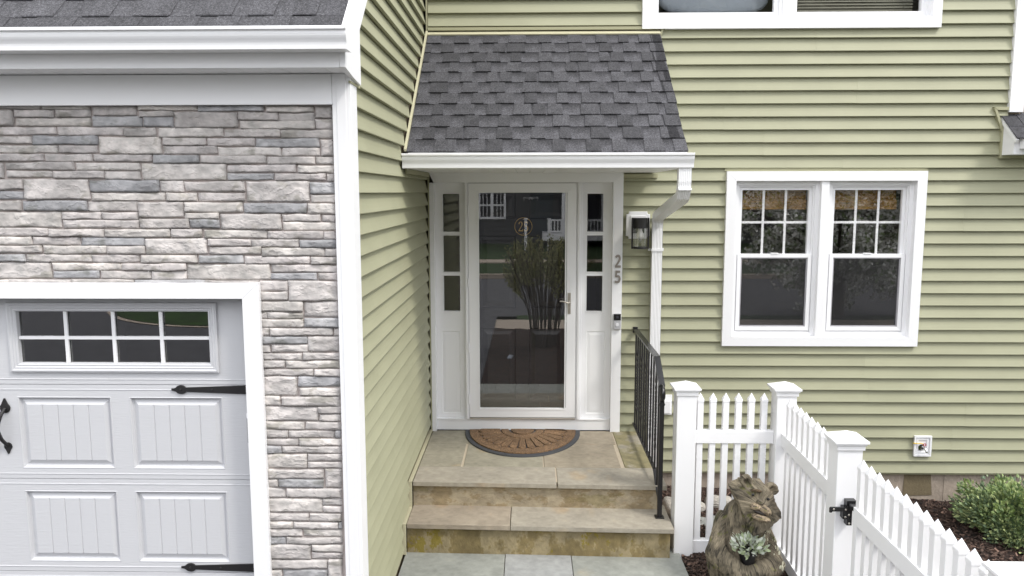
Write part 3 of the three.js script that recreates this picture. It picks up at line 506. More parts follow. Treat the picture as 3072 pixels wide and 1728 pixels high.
function stoneGeo(x0, x1, y0, y1) {
  const w = x1 - x0, h = y1 - y0, nx = Math.max(6, Math.round(w / 0.016)), ny = Math.max(5, Math.round(h / 0.009)), pos = [], idx = [], uv = [], o = [rnd() * 40, rnd() * 40], ou = rnd(), ov = rnd();
  const d = rr(0.018, 0.025), tilt = rr(-0.003, 0.003), tiltY = rr(-0.002, 0.002), er = Math.min(0.0035, h * 0.1);
  const row = nx + 3;
  for (let j = -1; j <= ny + 1; j++) for (let i = -1; i <= nx + 1; i++) {
    const side = i < 0 || j < 0 || i > nx || j > ny, u = clamp(i / nx), v = clamp(j / ny), X = x0 + w * u, Y = y0 + h * v;
    const ex = Math.min(u, 1 - u) * w, ey = Math.min(v, 1 - v) * h, e = Math.min(ex, ey);
    const wob = 0.0045 * (n3(X * 38 + o[0], Y * 38, 3) - 0.5), wy = 0.006 * (n3(X * 16, o[1] + (v > 0.5 ? 9 : 2), 5) - 0.5) * Math.max(0, 1 - ey / 0.02), wx = 0.008 * (n3(Y * 30, o[0] + (u > 0.5 ? 5 : 1), 7) - 0.5) * Math.max(0, 1 - ex / 0.02);
    const f = 0.0055 * (Math.abs(n3(X * 15 + o[0], Y * 22 + o[1], 1) - 0.5) * 2 - 0.4) + 0.003 * (n3(X * 45 + o[1], Y * 60, 2) - 0.5);
    const z = side ? -0.004 : d - 0.003 * (1 - step(0, er, e)) + f * step(0, 0.005, e) + tilt * (u - 0.5) * 2 + tiltY * (v - 0.5) * -2 + wob;
    pos.push(X + wx, Y + wy, 2.755 + z); uv.push(X / 0.5 + ou, Y / 0.5 + ov);
  }
  for (let j = 0; j < ny + 2; j++) for (let i = 0; i < nx + 2; i++) { const a = j * row + i; idx.push(a, a + 1, a + row, a + 1, a + row + 1, a + row); }
  return geoFrom(pos, idx, uv);
}
for (const [x0, x1, y0, y1, tone] of stoneQuads) {
  const a = x0, b = Math.min(x1, -0.0725), c = y0, d = Math.min(y1, 3.0865); if (b - a < 0.008) continue;
  mk('stone', stoneGeo(a, b, c, d), pick(stoneM[tone]), veneer);
}
// door trim
const gTrim = part('garage_door_casing', house, 'white mitred casing round the garage door opening');
for (const g of [prism([[OXL - 0.08, OY + 0.074], [OX + 0.08, OY + 0.074], [OX, OY], [OXL, OY]], 2.60, 2.800), prism([[OX + 0.08, OY + 0.0732], [OX + 0.08, 0.1], [OX, 0.1], [OX, OY - 0.0008]], 2.60, 2.800), prism([[OXL - 0.08, OY + 0.0732], [OXL, OY - 0.0008], [OXL, 0.1], [OXL - 0.08, 0.1]], 2.60, 2.800)]) mk('casing_board', g, white, gTrim);
// sectional door
const gDoor = part('garage_door', house, 'pale grey carriage style garage door with black strap hinges');
{
  const cx = (OX + OXL) / 2, mir = (a) => [2 * cx - a[1], 2 * cx - a[0]];
  const colA = [-1.139, -0.677], colB = [-1.695, -1.229], cols = [colA, colB, mir(colA), mir(colB)], win = [-1.711, -0.683];
  const secs = [[1.7595, 2.24], [1.279, 1.7595], [0.793, 1.279], [0.31, 0.793]];
  secs.forEach(([y0, y1], k) => {
    const hs = k === 0 ? [[win[0] + 0.02, win[1] - 0.02, 1.842, 2.146], [...mir([win[0] + 0.02, win[1] - 0.02]), 1.842, 2.146]] : cols.map((c) => [...c, y0 + 0.053, y1 - 0.062]);
    const cells = []; holes(OXL - 0.02, OX + 0.02, y0 + 0.0015, y1 - 0.0015, hs, (a, b, c, d) => cells.push(box(a, b, c, d, 2.655, ZD)));
    // pressed ridges above and below each joint
    for (const yy of [y0 + 0.026, y1 - 0.026]) if (yy < 2.2) cells.push(prism([[ZD - 0.001, yy - 0.0035], [ZD + 0.0022, yy - 0.001], [ZD + 0.0022, yy + 0.001], [ZD - 0.001, yy + 0.0035]], OXL - 0.02, OX + 0.02, 'zyx'));
    mk('section', boxUV(merge(cells), 0.5), doorGrey, gDoor);
    if (k) for (const c of cols) {
      const a0 = c[0], a1 = c[1], b0 = y0 + 0.053, b1 = y1 - 0.062, g = [rings(a0, a1, b0, b1, [[0, ZD], [0.003, ZD + 0.002], [0.007, ZD - 0.001], [0.012, ZD - 0.016], [0.018, ZD - 0.017], [0.042, ZD - 0.004]], false)];
      const fx0 = a0 + 0.042, fx1 = a1 - 0.042, fy0 = b0 + 0.042, fy1 = b1 - 0.042, pos = [], n = 5, w = (fx1 - fx0) / n;
      const q = (xa, za, xb, zb) => pos.push(xa, fy0, za, xb, fy0, zb, xb, fy1, zb, xa, fy0, za, xb, fy1, zb, xa, fy1, za);
      for (let i = 0; i < n; i++) { const p0 = fx0 + i * w + (i ? 0.0035 : 0), p1 = fx0 + (i + 1) * w - (i < n - 1 ? 0.0035 : 0), z = ZD - 0.004; q(p0, z, p1, z); if (i < n - 1) { q(p1, z, p1 + 0.0035, z - 0.004); q(p1 + 0.0035, z - 0.004, p1 + 0.007, z); } }
      const f = new THREE.BufferGeometry(); f.setAttribute('position', new THREE.Float32BufferAttribute(pos, 3)); f.computeVertexNormals(); g.push(boxUV(f));
      mk('panel', boxUV(merge(g), 0.5), doorGrey, gDoor);
    }
  });
  for (const w of [win, mir(win)]) {
    mk('window_frame', merge([rings(w[0], w[1], 1.821, 2.1665, [[0, ZD], [0.001, ZD + 0.012], [0.010, ZD + 0.015], [0.020, ZD + 0.010], [0.024, ZD + 0.012], [0.032, ZD + 0.006], [0.036, ZD + 0.008], [0.044, ZD + 0.004], [0.046, ZD - 0.018]], false)]), doorGrey, gDoor);
    const g0 = w[0] + 0.046, g1 = w[1] - 0.046, h0 = 1.867, h1 = 2.1205, n = 4, pw = (g1 - g0) / n, ym = 1.9905;
    for (let i = 1; i < n; i++) mk('muntin', box(g0 + pw * i - 0.0085, g0 + pw * i + 0.0085, h0, h1, ZD - 0.014, ZD - 0.004), white, gDoor);
    mk('muntin', box(g0, g1, ym - 0.0075, ym + 0.0075, ZD - 0.015, ZD - 0.0045), white, gDoor);
    for (let i = 0; i < n; i++) for (const [a, b] of [[h0, ym], [ym, h1]]) mk('pane', pane(g0 + pw * i, g0 + pw * (i + 1), a, b, ZD - 0.018), glass, gDoor);
  }
  const strap = (x0, x1, y) => {
    const s = new THREE.Shape(); s.moveTo(x1, y - 0.022); s.lineTo(x0 + 0.07, y - 0.010); s.bezierCurveTo(x0 + 0.058, y - 0.028, x0 + 0.030, y - 0.022, x0 + 0.022, y - 0.010); s.quadraticCurveTo(x0 + 0.012, y - 0.004, x0, y - 0.0045); s.lineTo(x0, y + 0.0045); s.quadraticCurveTo(x0 + 0.012, y + 0.004, x0 + 0.022, y + 0.010); s.bezierCurveTo(x0 + 0.030, y + 0.022, x0 + 0.058, y + 0.028, x0 + 0.07, y + 0.010); s.lineTo(x1, y + 0.022);
    const g = new THREE.ExtrudeGeometry(s, { depth: 0.004, bevelEnabled: true, bevelSize: 0.001, bevelThickness: 0.001, bevelSegments: 1, curveSegments: 8 }).translate(0, 0, ZD + 0.0035);
    const rv = [x0 + 0.046, x0 + 0.20].map((x) => new THREE.SphereGeometry(0.006, 8, 5).scale(1, 1, 0.6).translate(x, y, ZD + 0.009));
    return merge([g, ...rv]);
  };
  for (const y of [1.737, 0.822]) { mk('strap_hinge', strap(-0.923, -0.525, y), blackIron, gDoor); mk('strap_hinge', strap(-0.923, -0.525, y).scale(-1, 1, 1).translate(2 * cx, 0, 0), blackIron, gDoor); }
  for (const s of [1, -1]) {
    const g = [], heart = (y, r, up) => { const h = new THREE.Shape(); h.absarc(0, 0, r, 0, Math.PI * 2); const e = new THREE.ExtrudeGeometry(h, { depth: 0.004, bevelEnabled: true, bevelSize: 0.001, bevelThickness: 0.001, bevelSegments: 1, curveSegments: 14 }).translate(-1.758, y, ZD + 0.001); g.push(e); const t = new THREE.Shape([new THREE.Vector2(-r * 0.85, up * r * 0.4), new THREE.Vector2(-0.003, up * r * 2.0), new THREE.Vector2(0.003, up * r * 2.0), new THREE.Vector2(r * 0.85, up * r * 0.4)]); g.push(new THREE.ExtrudeGeometry(t, { depth: 0.004, bevelEnabled: false }).translate(-1.758, y, ZD + 0.0015)); };
    heart(1.640, 0.0245, 1); heart(1.445, 0.019, -1);
    g.push(tube([[-1.758, 1.637, ZD + 0.005], [-1.762, 1.612, ZD + 0.032], [-1.771, 1.55, ZD + 0.052], [-1.767, 1.49, ZD + 0.034], [-1.757, 1.448, ZD + 0.005]], 0.0085, 8, 20));
    const m = merge(g); if (s < 0) m.scale(-1, 1, 1).translate(2 * cx, 0, 0); mk('pull_handle', m, blackIron, gDoor);
  }
  mk('keypad', merge([rbox(OX - 0.030, OX - 0.012, 1.475, 1.60, ZD + 0.001, ZD + 0.028)]), M(lin(0.08, 0.08, 0.085)), gDoor);
  mk('keypad_cover', rbox(OX - 0.031, OX - 0.011, 1.602, 1.625, ZD + 0.001, ZD + 0.030), white, gDoor);
}
mk('garage_lining', merge([box(-4.2, -0.14, 0.2, 0.24, -3, 2.6), box(-4.2, -0.14, 2.9, 2.95, -3, 2.6), box(-4.2, -4.15, 0.24, 2.9, -3, 2.6), box(-4.2, -0.14, 0.24, 2.9, -3.05, -3), box(-0.19, -0.14, 0.24, 2.9, -3, 2.6)]), roomM, house);
// eaves of the garage
const eave = part('garage_eave', house, 'white boxed eave and gutter above the garage');
for (let x = -4.2; x < -0.01; x += 0.094) mk('soffit_board', prism([[x + 0.0008, 3.2285], [x + 0.004, 3.2255], [x + 0.088, 3.2255], [x + 0.0925, 3.2285], [x + 0.0925, 3.236], [x + 0.0008, 3.236]], 2.757, 2.947), whiteB, eave);
mk('fascia', merge([box(-4.2, 0.004, 3.226, 3.37, 2.948, 2.962), box(-4.2, 0.004, 3.226, 3.236, 2.940, 2.9485)]), white, eave);
mk('gutter', sweepX(gutterProfile(2.963, 3.378, 0.090, 0.112), -4.2, 0.055), vinyl, eave);
mk('gutter_end_cap', sweepX(gutterProfile(2.960, 3.3795, 0.093, 0.116), 0.055, 0.059), vinyl, eave);
const RP = 0.92, rTop = (z) => 3.425 + RP * (2.88 - z);
mk('rake_board', prism([[2.645, 3.192], [2.648, 3.443], [1.2, 3.443 + RP * 1.448], [1.2, rTop(1.2) + 0.01], [2.962, rTop(2.962) + 0.01], [2.962, 3.228], [2.80, 3.205]], 0.0055, 0.030, 'zyx'), white, eave);
mk('rake_channel', merge([box(0.0055, 0.016, 3.182, 3.192, 2.60, 2.80), box(0.0055, 0.014, 3.182, 3.45, 2.634, 2.645)]), trimGreen, eave);
const gRoof = part('garage_roof', house, 'grey architectural shingle roof of the garage');
mk('roof_deck', prism([[2.98, rTop(2.98) - 0.004], [-1.5, rTop(-1.5) - 0.004], [-1.5, rTop(-1.5) - 0.05], [2.98, rTop(2.98) - 0.03]], -4.2, 0.0, 'zyx'), shEdge, gRoof);
{
  const d = 0.143 / len(1, RP);
  for (let r = 0; r < 9; r++) {
    const z1 = r === 0 ? 2.985 : 2.838 + 0.105 - r * d, z0 = 2.838 + 0.105 - r * d - d * 1.12;
    const lay = (a, b, h, m, name, sk) => {
      const g = prism([[z1, rTop(z1) + h], [z1, rTop(z1) - 0.002], [z0, rTop(z0) - 0.002], [z0, rTop(z0) + h * 0.35]], a, b, 'zyx'); mk(name, boxUV(g, 0.6, rnd(), rnd()), m, gRoof);
    };
    lay(-4.2, 0.004, 0.007, shM[r % 2 ? 2 : 1], 'shingle_course');
    if (r < 3) { let x = -2.3 - rr(0, 0.1); while (x < -0.02) { const w = rr(0.10, 0.19), b = Math.min(x + w, 0.004); lay(x, b, 0.0125, pick(shM), 'shingle'); x += w + rr(0.07, 0.16); } }
  }
}

// ------------------------------------------------------------ steps
const steps = thing('front_steps', 'weathered bluestone front steps with mossy concrete risers below the door', 'steps');
{
  const skew = (x) => 0.030 * x;          // the treads run slightly out of square
  const slab = (x0, x1, z0, z1, y, t, m, f0 = 0, f1 = 0) => {
    const g = new RoundedBoxGeometry(x1 - x0, t, 1, 2, 0.004), p = g.attributes.position, cx = (x0 + x1) / 2;
    for (let i = 0; i < p.count; i++) { const X = p.getX(i) + cx, k = p.getZ(i) + 0.5; let Z = mix(z0 + f0 * skew(X), z1 + f1 * skew(X), k); if (f1 && k > 0.9) Z += 0.004 * (n3(X * 30, p.getY(i) * 60, 3) - 0.5); p.setXYZ(i, X, p.getY(i) + y - t / 2, Z); }
    g.computeVertexNormals(); mk('stone_slab', boxUV(g, 0.8, rnd(), rnd()), m, steps);
  };
  const t = 0.032, Y = 0.69, j = 0.005;
  slab(0.016, 0.80, 0.0, 0.335, Y, t, slabM[0]); slab(0.80 + j, 1.52, 0.0, 0.335, Y, t, slabM[1]);
  slab(0.016, 0.325, 0.335 + j, 0.865, Y, t, slabM[0]); slab(0.325 + 0.018, 0.93, 0.335 + j, 0.868, Y, t, slabM[0]); slab(0.93 + 0.008, 1.50, 0.335 + j, 0.872, Y, t, slabM[1]);
  slab(1.53, 1.752, 0.0, 0.874, Y, t, mossySlabM);
  slab(0.016, 1.015, 0.868 + j, 1.178, Y, t, slabM[3], 0, 1); slab(1.015 + 0.010, 1.772, 0.875 + j, 1.178, Y, t, slabM[3], 0, 1);
  slab(0.014, 0.70, 1.12, 1.468, 0.51, t, slabM[2], 0, 1); slab(0.70 + 0.004, 1.772, 1.12, 1.468, 0.51, t, slabM[3], 0, 1);
  const riser = (x0, x1, y0, y1, z, m) => { const p = [[x0, z - 0.4], [x0, z + skew(x0)], [x1, z + skew(x1)], [x1, z - 0.4]]; const g = prism(p.map(([a, b]) => [a, b]), y0, y1, 'xzy'); const q = boxUV(g, 1); const uv = q.attributes.uv, P = q.attributes.position; for (let i = 0; i < uv.count; i++) uv.setXY(i, P.getX(i) / 1.8, (P.getY(i) - y0) / (y1 - y0)); mk('riser', q, m, steps); };
  riser(0.014, 1.745, 0.478, Y - t, 1.148, riserM); riser(0.012, 1.752, 0.12, 0.51 - t, 1.440, riserMossM);
  mk('core', box(0.017, 1.735, 0.05, Y - t + 0.004, 0.002, 1.0), groutM, steps);
  mk('core', box(1.70, 1.742, 0.05, Y - t + 0.002, 0.003, 1.1), concreteM, steps);
  const grout = [box(0.02, 1.745, Y - t, Y - 0.006, 0.003, 1.15)]; mk('mortar_joint', merge(grout), groutM, steps);
}
// ------------------------------------------------------------ door mat
{
  const mat = thing('door_mat', 'half round coir door mat with black rubber rim before the door', 'door mat', [0.773, 0.69, 0.012]);
  const matMap = tex(512, 256, (x, y) => { const a = fbm(x, y, 120, 60, 301, 2), b = fbm(x, y, 9, 5, 311, 4), t = 0.62 + 0.45 * (a - 0.5) + 0.25 * (b - 0.5); return [t, t * 0.84, t * 0.67]; });
  const coir = M(lin(0.58, 0.52, 0.46), { roughness: 1, map: matMap, bumpMap: rep(fineB, 5, 5), bumpScale: 0.004 }), rubber = M(lin(0.06, 0.063, 0.07), { roughness: 0.7 });
  const A = 0.478, B = 0.655, half = (a, b, h, y, bev) => { const s = new THREE.Shape(); s.moveTo(-a, 0); for (let i = 0; i <= 40; i++) { const t = Math.PI - Math.PI * i / 40; s.lineTo(a * Math.cos(t), b * Math.sin(t)); } const g = new THREE.ExtrudeGeometry(s, { depth: h, bevelEnabled: !!bev, bevelSize: bev || 0, bevelThickness: bev || 0, bevelSegments: 2 }); g.rotateX(-Math.PI / 2); g.scale(1, 1, -1); const q = g.toNonIndexed ? (g.index ? g.toNonIndexed() : g) : g; const p = q.attributes.position; for (let i = 0; i < p.count; i += 3) { const v = [1, 2].map((k) => [p.getX(i + k), p.getY(i + k), p.getZ(i + k)]); p.setXYZ(i + 1, ...v[1]); p.setXYZ(i + 2, ...v[0]); } q.translate(0, y, 0); q.deleteAttribute('normal'); q.computeVertexNormals(); return q; };
  mk('rim', half(A, B, 0.008, 0.001, 0.003), rubber, mat);
  // coir pieces: fan of scalloped petals round a half disc
  const petals = 15, y = 0.0125, h = 0.009;
  for (let i = 0; i < petals; i++) {
    const a0 = Math.PI * (i + 0.10) / petals, a1 = Math.PI * (i + 0.90) / petals, am = (a0 + a1) / 2, s = new THREE.Shape(), P = (t, r) => [A * r * Math.cos(t), B * r * Math.sin(t)];
    s.moveTo(...P(a0, 0.40)); s.lineTo(...P(a0 , 0.70)); for (let k = 0; k <= 6; k++) { const t = mix(a0, a1, k / 6); s.lineTo(...P(t, 0.72 + 0.055 * Math.sin(k / 6 * Math.PI))); } s.lineTo(...P(a1, 0.40));
    const g = new THREE.ExtrudeGeometry(s, { depth: h, bevelEnabled: true, bevelSize: 0.002, bevelThickness: 0.002, bevelSegments: 1 }).rotateX(Math.PI / 2).translate(0, y + h, 0);
    mk('coir_petal', boxUV(g, 0.5), coir, mat);
  }
  const ringGeo = (r0, r1) => { const s = new THREE.Shape(), n = 48, P = (t, r) => [A * r * Math.cos(t), B * r * Math.sin(t)]; for (let i = 0; i <= n; i++) s.lineTo(...P(Math.PI * (0.012 + 0.976 * i / n), r1)); for (let i = n; i >= 0; i--) s.lineTo(...P(Math.PI * (0.012 + 0.976 * i / n), r0 + (r0 > 0.6 ? 0.05 * Math.abs(Math.sin(petals * Math.PI * i / n)) : 0))); return boxUV(new THREE.ExtrudeGeometry(s, { depth: h, bevelEnabled: true, bevelSize: 0.002, bevelThickness: 0.002, bevelSegments: 1 }).rotateX(Math.PI / 2).translate(0, y + h, 0.006), 0.5); };
  mk('coir_border', ringGeo(0.745, 0.925), coir, mat); mk('coir_ring', ringGeo(0.25, 0.37), coir, mat); mk('coir_ring', ringGeo(0.02, 0.20), coir, mat);
}
// ------------------------------------------------------------ iron railing
{
  const rail = thing('iron_railing', 'black wrought iron stair railing with twisted balusters along the landing edge', 'railing', [0, 0, 0]);
  const X = 1.706;
  mk('handrail', merge([bar([X, 1.565, 0.01], [X, 1.565, 1.115], 0.040, 0.014), bar([X, 1.565, 1.108], [X, 1.415, 1.325], 0.040, 0.014), bar([X, 1.554, 0.01], [X, 1.554, 1.115], 0.020, 0.012), bar([X, 1.552, 1.108], [X, 1.404, 1.322], 0.020, 0.012), tube([[X, 1.415, 1.320], [X, 1.398, 1.352], [X, 1.375, 1.368], [X, 1.345, 1.364], [X, 1.330, 1.348]], 0.017, 8, 14).scale(1, 1, 1)]), blackGloss, rail);
  mk('bottom_rail', merge([bar([X, 0.765, 0.01], [X, 0.765, 1.10], 0.024, 0.010), bar([X, 0.765, 1.095], [X, 0.62, 1.318], 0.024, 0.010)]), blackIron, rail);
  mk('newel_post', merge([box(X - 0.0145, X + 0.0145, 0.51, 1.40, 1.318, 1.347), rbox(X - 0.019, X + 0.019, 1.288, 1.302, 1.313, 1.352, 0.004), rbox(X - 0.03, X + 0.03, 0.5105, 0.516, 1.30, 1.362, 0.002)]), blackIron, rail);
  mk('wall_bracket', rbox(X - 0.02, X + 0.02, 1.535, 1.585, 0.004, 0.013, 0.003), blackIron, rail);
  const n = 11;
  for (let i = 0; i < n; i++) {
    const z = 0.07 + i * 0.114, top = z < 1.11 ? 1.55 : 1.552 - (z - 1.108) * 0.69, bot = z < 1.095 ? 0.768 : 0.768 - (z - 1.095) * 0.65;
    const b = 0.0125, H = top - bot, g = new THREE.BoxGeometry(b, H, b, 1, i % 2 ? 70 : 1, 1), p = g.attributes.position;
    if (i % 2) for (let k = 0; k < p.count; k++) { const v = p.getY(k) / H + 0.5, a = Math.PI * 8 * step(0.12, 0.88, v), c = Math.cos(a), s = Math.sin(a), x = p.getX(k), zz = p.getZ(k); p.setX(k, x * c - zz * s); p.setZ(k, x * s + zz * c); }
    g.translate(X, bot + H / 2, z); const q = g.toNonIndexed(); q.computeVertexNormals(); mk('baluster', q, blackIron, rail);
  }
}
// ------------------------------------------------------------ things fixed to the wall
const font = await new FontLoader().loadAsync('fonts/droid/droid_sans_bold.typeface.json');
const fontS = await new FontLoader().loadAsync('fonts/droid/droid_serif_regular.typeface.json');
const fontR = await new FontLoader().loadAsync('fonts/droid/droid_sans_regular.typeface.json');
const glyph = (f, ch, h, w, depth) => { const g = new TextGeometry(ch, { font: f, size: 1, depth: 0.01, curveSegments: 8, bevelEnabled: false }); g.computeBoundingBox(); const b = g.boundingBox; g.translate(-(b.min.x + b.max.x) / 2, -b.min.y, 0); g.scale(w / (b.max.x - b.min.x), h / (b.max.y - b.min.y), depth / 0.01); return g; };
{
  const numM = M(lin(0.40, 0.36, 0.32), { roughness: 0.35, metalness: 0.75 });
  tag(mk('house_number', glyph(font, '2', 0.106, 0.047, 0.010).translate(1.552, 2.078, 0.0225), numM), 'upper metal numeral, a two, over the numeral five on the door casing', 'house number');
  tag(mk('house_number', glyph(font, '5', 0.104, 0.046, 0.010).translate(1.552, 1.950, 0.0225), numM), 'lower metal numeral, a five, between the two and the doorbell', 'house number');
  const bell = thing('video_doorbell', 'small grey and black video doorbell on the white door casing', 'doorbell', [1.551, 1.566, 0.0225]);
  mk('body', rbox(-0.031, 0.031, 0, 0.134, 0, 0.024, 0.008, 3), M(lin(0.55, 0.55, 0.57), { roughness: 0.35, metalness: 0.3 }), bell);
  mk('camera_cover', rbox(-0.0295, 0.0295, 0.078, 0.131, 0.022, 0.027, 0.004, 2), blackGloss, bell);
  mk('lens', new THREE.CylinderGeometry(0.010, 0.010, 0.004, 20).rotateX(Math.PI / 2).translate(0, 0.106, 0.0285), M(lin(0.05, 0.05, 0.06), { roughness: 0.1 }), bell);
  mk('push_button', new THREE.CylinderGeometry(0.0135, 0.0145, 0.006, 24).rotateX(Math.PI / 2).translate(0, 0.042, 0.0265), M(lin(0.72, 0.72, 0.74), { roughness: 0.4 }), bell);
  // door plaque 25
  const pl = thing('door_plaque', 'round gold plaque with the number 25 on the dark front door', 'plaque', [0.778, 2.408, -0.1145]);
  mk('ring', new THREE.TorusGeometry(0.0725, 0.0028, 8, 48).translate(0, 0, 0.003), gold, pl);
  mk('numeral', glyph(fontS, '2', 0.080, 0.036, 0.003).translate(-0.022, -0.040, 0.001), gold, pl);
  mk('numeral', glyph(fontS, '5', 0.080, 0.036, 0.003).translate(0.022, -0.040, 0.001), gold, pl);
  for (const s of [-1, 1]) mk('screw', new THREE.SphereGeometry(0.004, 10, 6).translate(0, s * 0.059, 0.003), gold, pl);
  mk('disc', new THREE.CylinderGeometry(0.071, 0.071, 0.002, 48).rotateX(Math.PI / 2), frontDoorM, pl);
  // wall lantern
  const lan = thing('wall_lantern', 'black cylinder wall lantern with clear glass and bare bulb beside the door', 'wall lamp', [1.71, 2.24, 0.004]);
  { const w = 0.0915, y0 = 0.078, y1 = 0.290, c = 0.022, s = new THREE.Shape(); s.moveTo(-w + c, y0); s.lineTo(w - c, y0); s.quadraticCurveTo(w - c, y0 + c, w, y0 + c); s.lineTo(w, y1 - c); s.quadraticCurveTo(w - c, y1 - c, w - c, y1); s.lineTo(-w + c, y1); s.quadraticCurveTo(-w + c, y1 - c, -w, y1 - c); s.lineTo(-w, y0 + c); s.quadraticCurveTo(-w + c, y0 + c, -w + c, y0);
    mk('mounting_block', new THREE.ExtrudeGeometry(s, { depth: 0.022, bevelEnabled: true, bevelSize: 0.004, bevelThickness: 0.004, bevelSegments: 2 }), white, lan);
    mk('mounting_plate', rbox(-0.065, 0.065, 0.100, 0.262, 0.026, 0.036, 0.005, 2), white, lan); }
  const lz = 0.118;
  mk('back_plate', rbox(-0.05, 0.05, 0.12, 0.245, 0.036, 0.046, 0.004), blackIron, lan); mk('arm', box(-0.018, 0.018, 0.19, 0.225, 0.046, 0.07), blackIron, lan);
  mk('shade', new THREE.CylinderGeometry(0.0575, 0.0575, 0.082, 32).translate(0.004, 0.205, lz), blackIron, lan);
  mk('base_ring', new THREE.CylinderGeometry(0.0575, 0.0575, 0.016, 32).translate(0.004, 0.008, lz), blackIron, lan);
  mk('glass_cylinder', new THREE.CylinderGeometry(0.053, 0.053, 0.150, 32, 1, true).translate(0.004, 0.090, lz), glass, lan);
  for (const [x, z] of [[-0.060, lz + 0.012], [0.068, lz + 0.012]]) mk('side_bar', box(x - 0.006, x + 0.006, 0.0, 0.248, z - 0.008, z + 0.008), blackIron, lan);
  mk('bulb', new THREE.LatheGeometry([[0, 0.004], [0.018, 0.008], [0.029, 0.024], [0.030, 0.036], [0.025, 0.052], [0.017, 0.068], [0.0145, 0.085]].map(([r, y]) => new THREE.Vector2(r, y)), 20).translate(0.004, 0.074, lz), M(lin(0.85, 0.83, 0.78), { roughness: 0.35 }), lan);
  // outlet box and gas/tap plate
  const ob = thing('outlet_box', 'white covered outdoor outlet on the siding beside the iron railing', 'outlet', [1.972, 0.842, 0.004]);
  mk('base_plate', rbox(-0.052, 0.050, -0.004, 0.168, 0, 0.012, 0.003), whiteB, ob); mk('cover', rbox(-0.038, 0.036, 0.012, 0.130, 0.012, 0.045, 0.010, 2), vinyl, ob); mk('hinge', merge([0.045, 0.075, 0.105].map((y) => box(0.038, 0.046, y, y + 0.016, 0.012, 0.026))), whiteB, ob);
  const vp = thing('tap_plate', 'white wall plate with a small chrome tap and yellow tag low on siding', 'tap', [4.118, 0.58, 0.004]);
  mk('plate', merge(mitred(-0.072, 0.072, -0.088, 0.088, 0.014, 0, 0.018)), white, vp); mk('plate_back', box(-0.06, 0.06, -0.076, 0.076, 0, 0.004), white, vp); mk('inner_frame', merge(mitred(-0.048, 0.048, -0.064, 0.064, 0.012, 0.004, 0.012)), white, vp);
  const chrome = M(lin(0.7, 0.7, 0.72), { roughness: 0.18, metalness: 1 });
  mk('flange', new THREE.CylinderGeometry(0.026, 0.028, 0.012, 20).rotateX(Math.PI / 2).translate(-0.012, -0.01, 0.010), chrome, vp);
  mk('spout', tube([[0.0, -0.008, 0.012], [0.006, -0.012, 0.04], [0.012, -0.03, 0.055], [0.013, -0.042, 0.056]], 0.010, 8, 10), chrome, vp);
  mk('handle', new THREE.TorusGeometry(0.010, 0.004, 6, 12).translate(0.004, 0.018, 0.035), M(lin(0.35, 0.03, 0.05)), vp);
  mk('tag', tube([[0.0, 0.02, 0.02], [-0.03, 0.028, 0.025], [-0.06, 0.026, 0.024], [-0.088, 0.030, 0.024]], 0.004, 5, 8), M(lin(0.75, 0.50, 0.03), { roughness: 0.5 }), vp);
}
// things seen inside the windows
{
  const bam = tex(128, 256, (x, y) => { const s = vn(x, y, 2, 64, 401) * 0.5 + vn(x, y, 24, 64, 411) * 0.3; const t = 0.5 + 0.55 * (s - 0.4); return [t, t * 0.77, t * 0.40]; });
  const bM = M(lin(0.95, 0.90, 0.75), { roughness: 0.8, map: bam });
  for (const [a, b, w] of [[2.54, 3.12, 'beside the lantern end'], [3.28, 3.86, 'away from the lantern']]) {
    const s = thing('roman_shade', a < 3 ? 'raised bamboo roman shade inside the window half nearer the downspout' : 'raised bamboo roman shade inside the window half farther from the downspout', 'window shade', [(a + b) / 2, 2.545, -0.16]);
    const h = (b - a) / 2; mk('valance', boxUV(rbox(-h, h, 0.072, 0.26, -0.012, 0.0, 0.004), 0.25), bM, s); mk('fold', boxUV(rbox(-h, h, 0.0, 0.080, -0.004, 0.022, 0.006), 0.25), bM, s);
  }
  const cu = thing('cushion', 'pale blue grey cushion leaning behind the upper window glass', 'cushion', [2.31, 4.09, -0.20]);
  mk('fabric', nets((x, y, z) => { const e = (Math.abs(x / 0.45) ** 2.6 + Math.abs((y - 0.17) / 0.17) ** 2.6); return Math.max((Math.abs(z + (y - 0.15) * 0.4) - 0.075 * Math.max(0, 1 - e) ** 0.5 + 0.006 * (n3(x * 14 + y * 9, y * 12, z * 4) - 0.5) - 0.004), (e - 1) * 0.1); }, [-0.5, -0.03, -0.26], [0.5, 0.38, 0.22], 0.018), M(lin(0.22, 0.25, 0.28), { roughness: 0.95 }), cu);
  mk('piping', tube([[-0.44, 0.03, 0.05], [0, 0.005, 0.06], [0.44, 0.03, 0.05]], 0.006, 6, 12), M(lin(0.2, 0.22, 0.25)), cu);
  const bl = thing('window_blind', 'lowered horizontal slat blind behind the upper window glass', 'blind', [3.40, 4.07, -0.14]);
  const slatM = M(lin(0.20, 0.195, 0.15), { roughness: 0.7 });
  for (let i = 0; i < 20; i++) mk('slat', new THREE.BoxGeometry(0.98, 0.002, 0.030).rotateX(0.95).translate(0, 0.02 + i * 0.024, 0), slatM, bl);
  mk('bottom_rail', rbox(-0.49, 0.49, -0.012, 0.006, -0.012, 0.012, 0.004), slatM, bl);
}

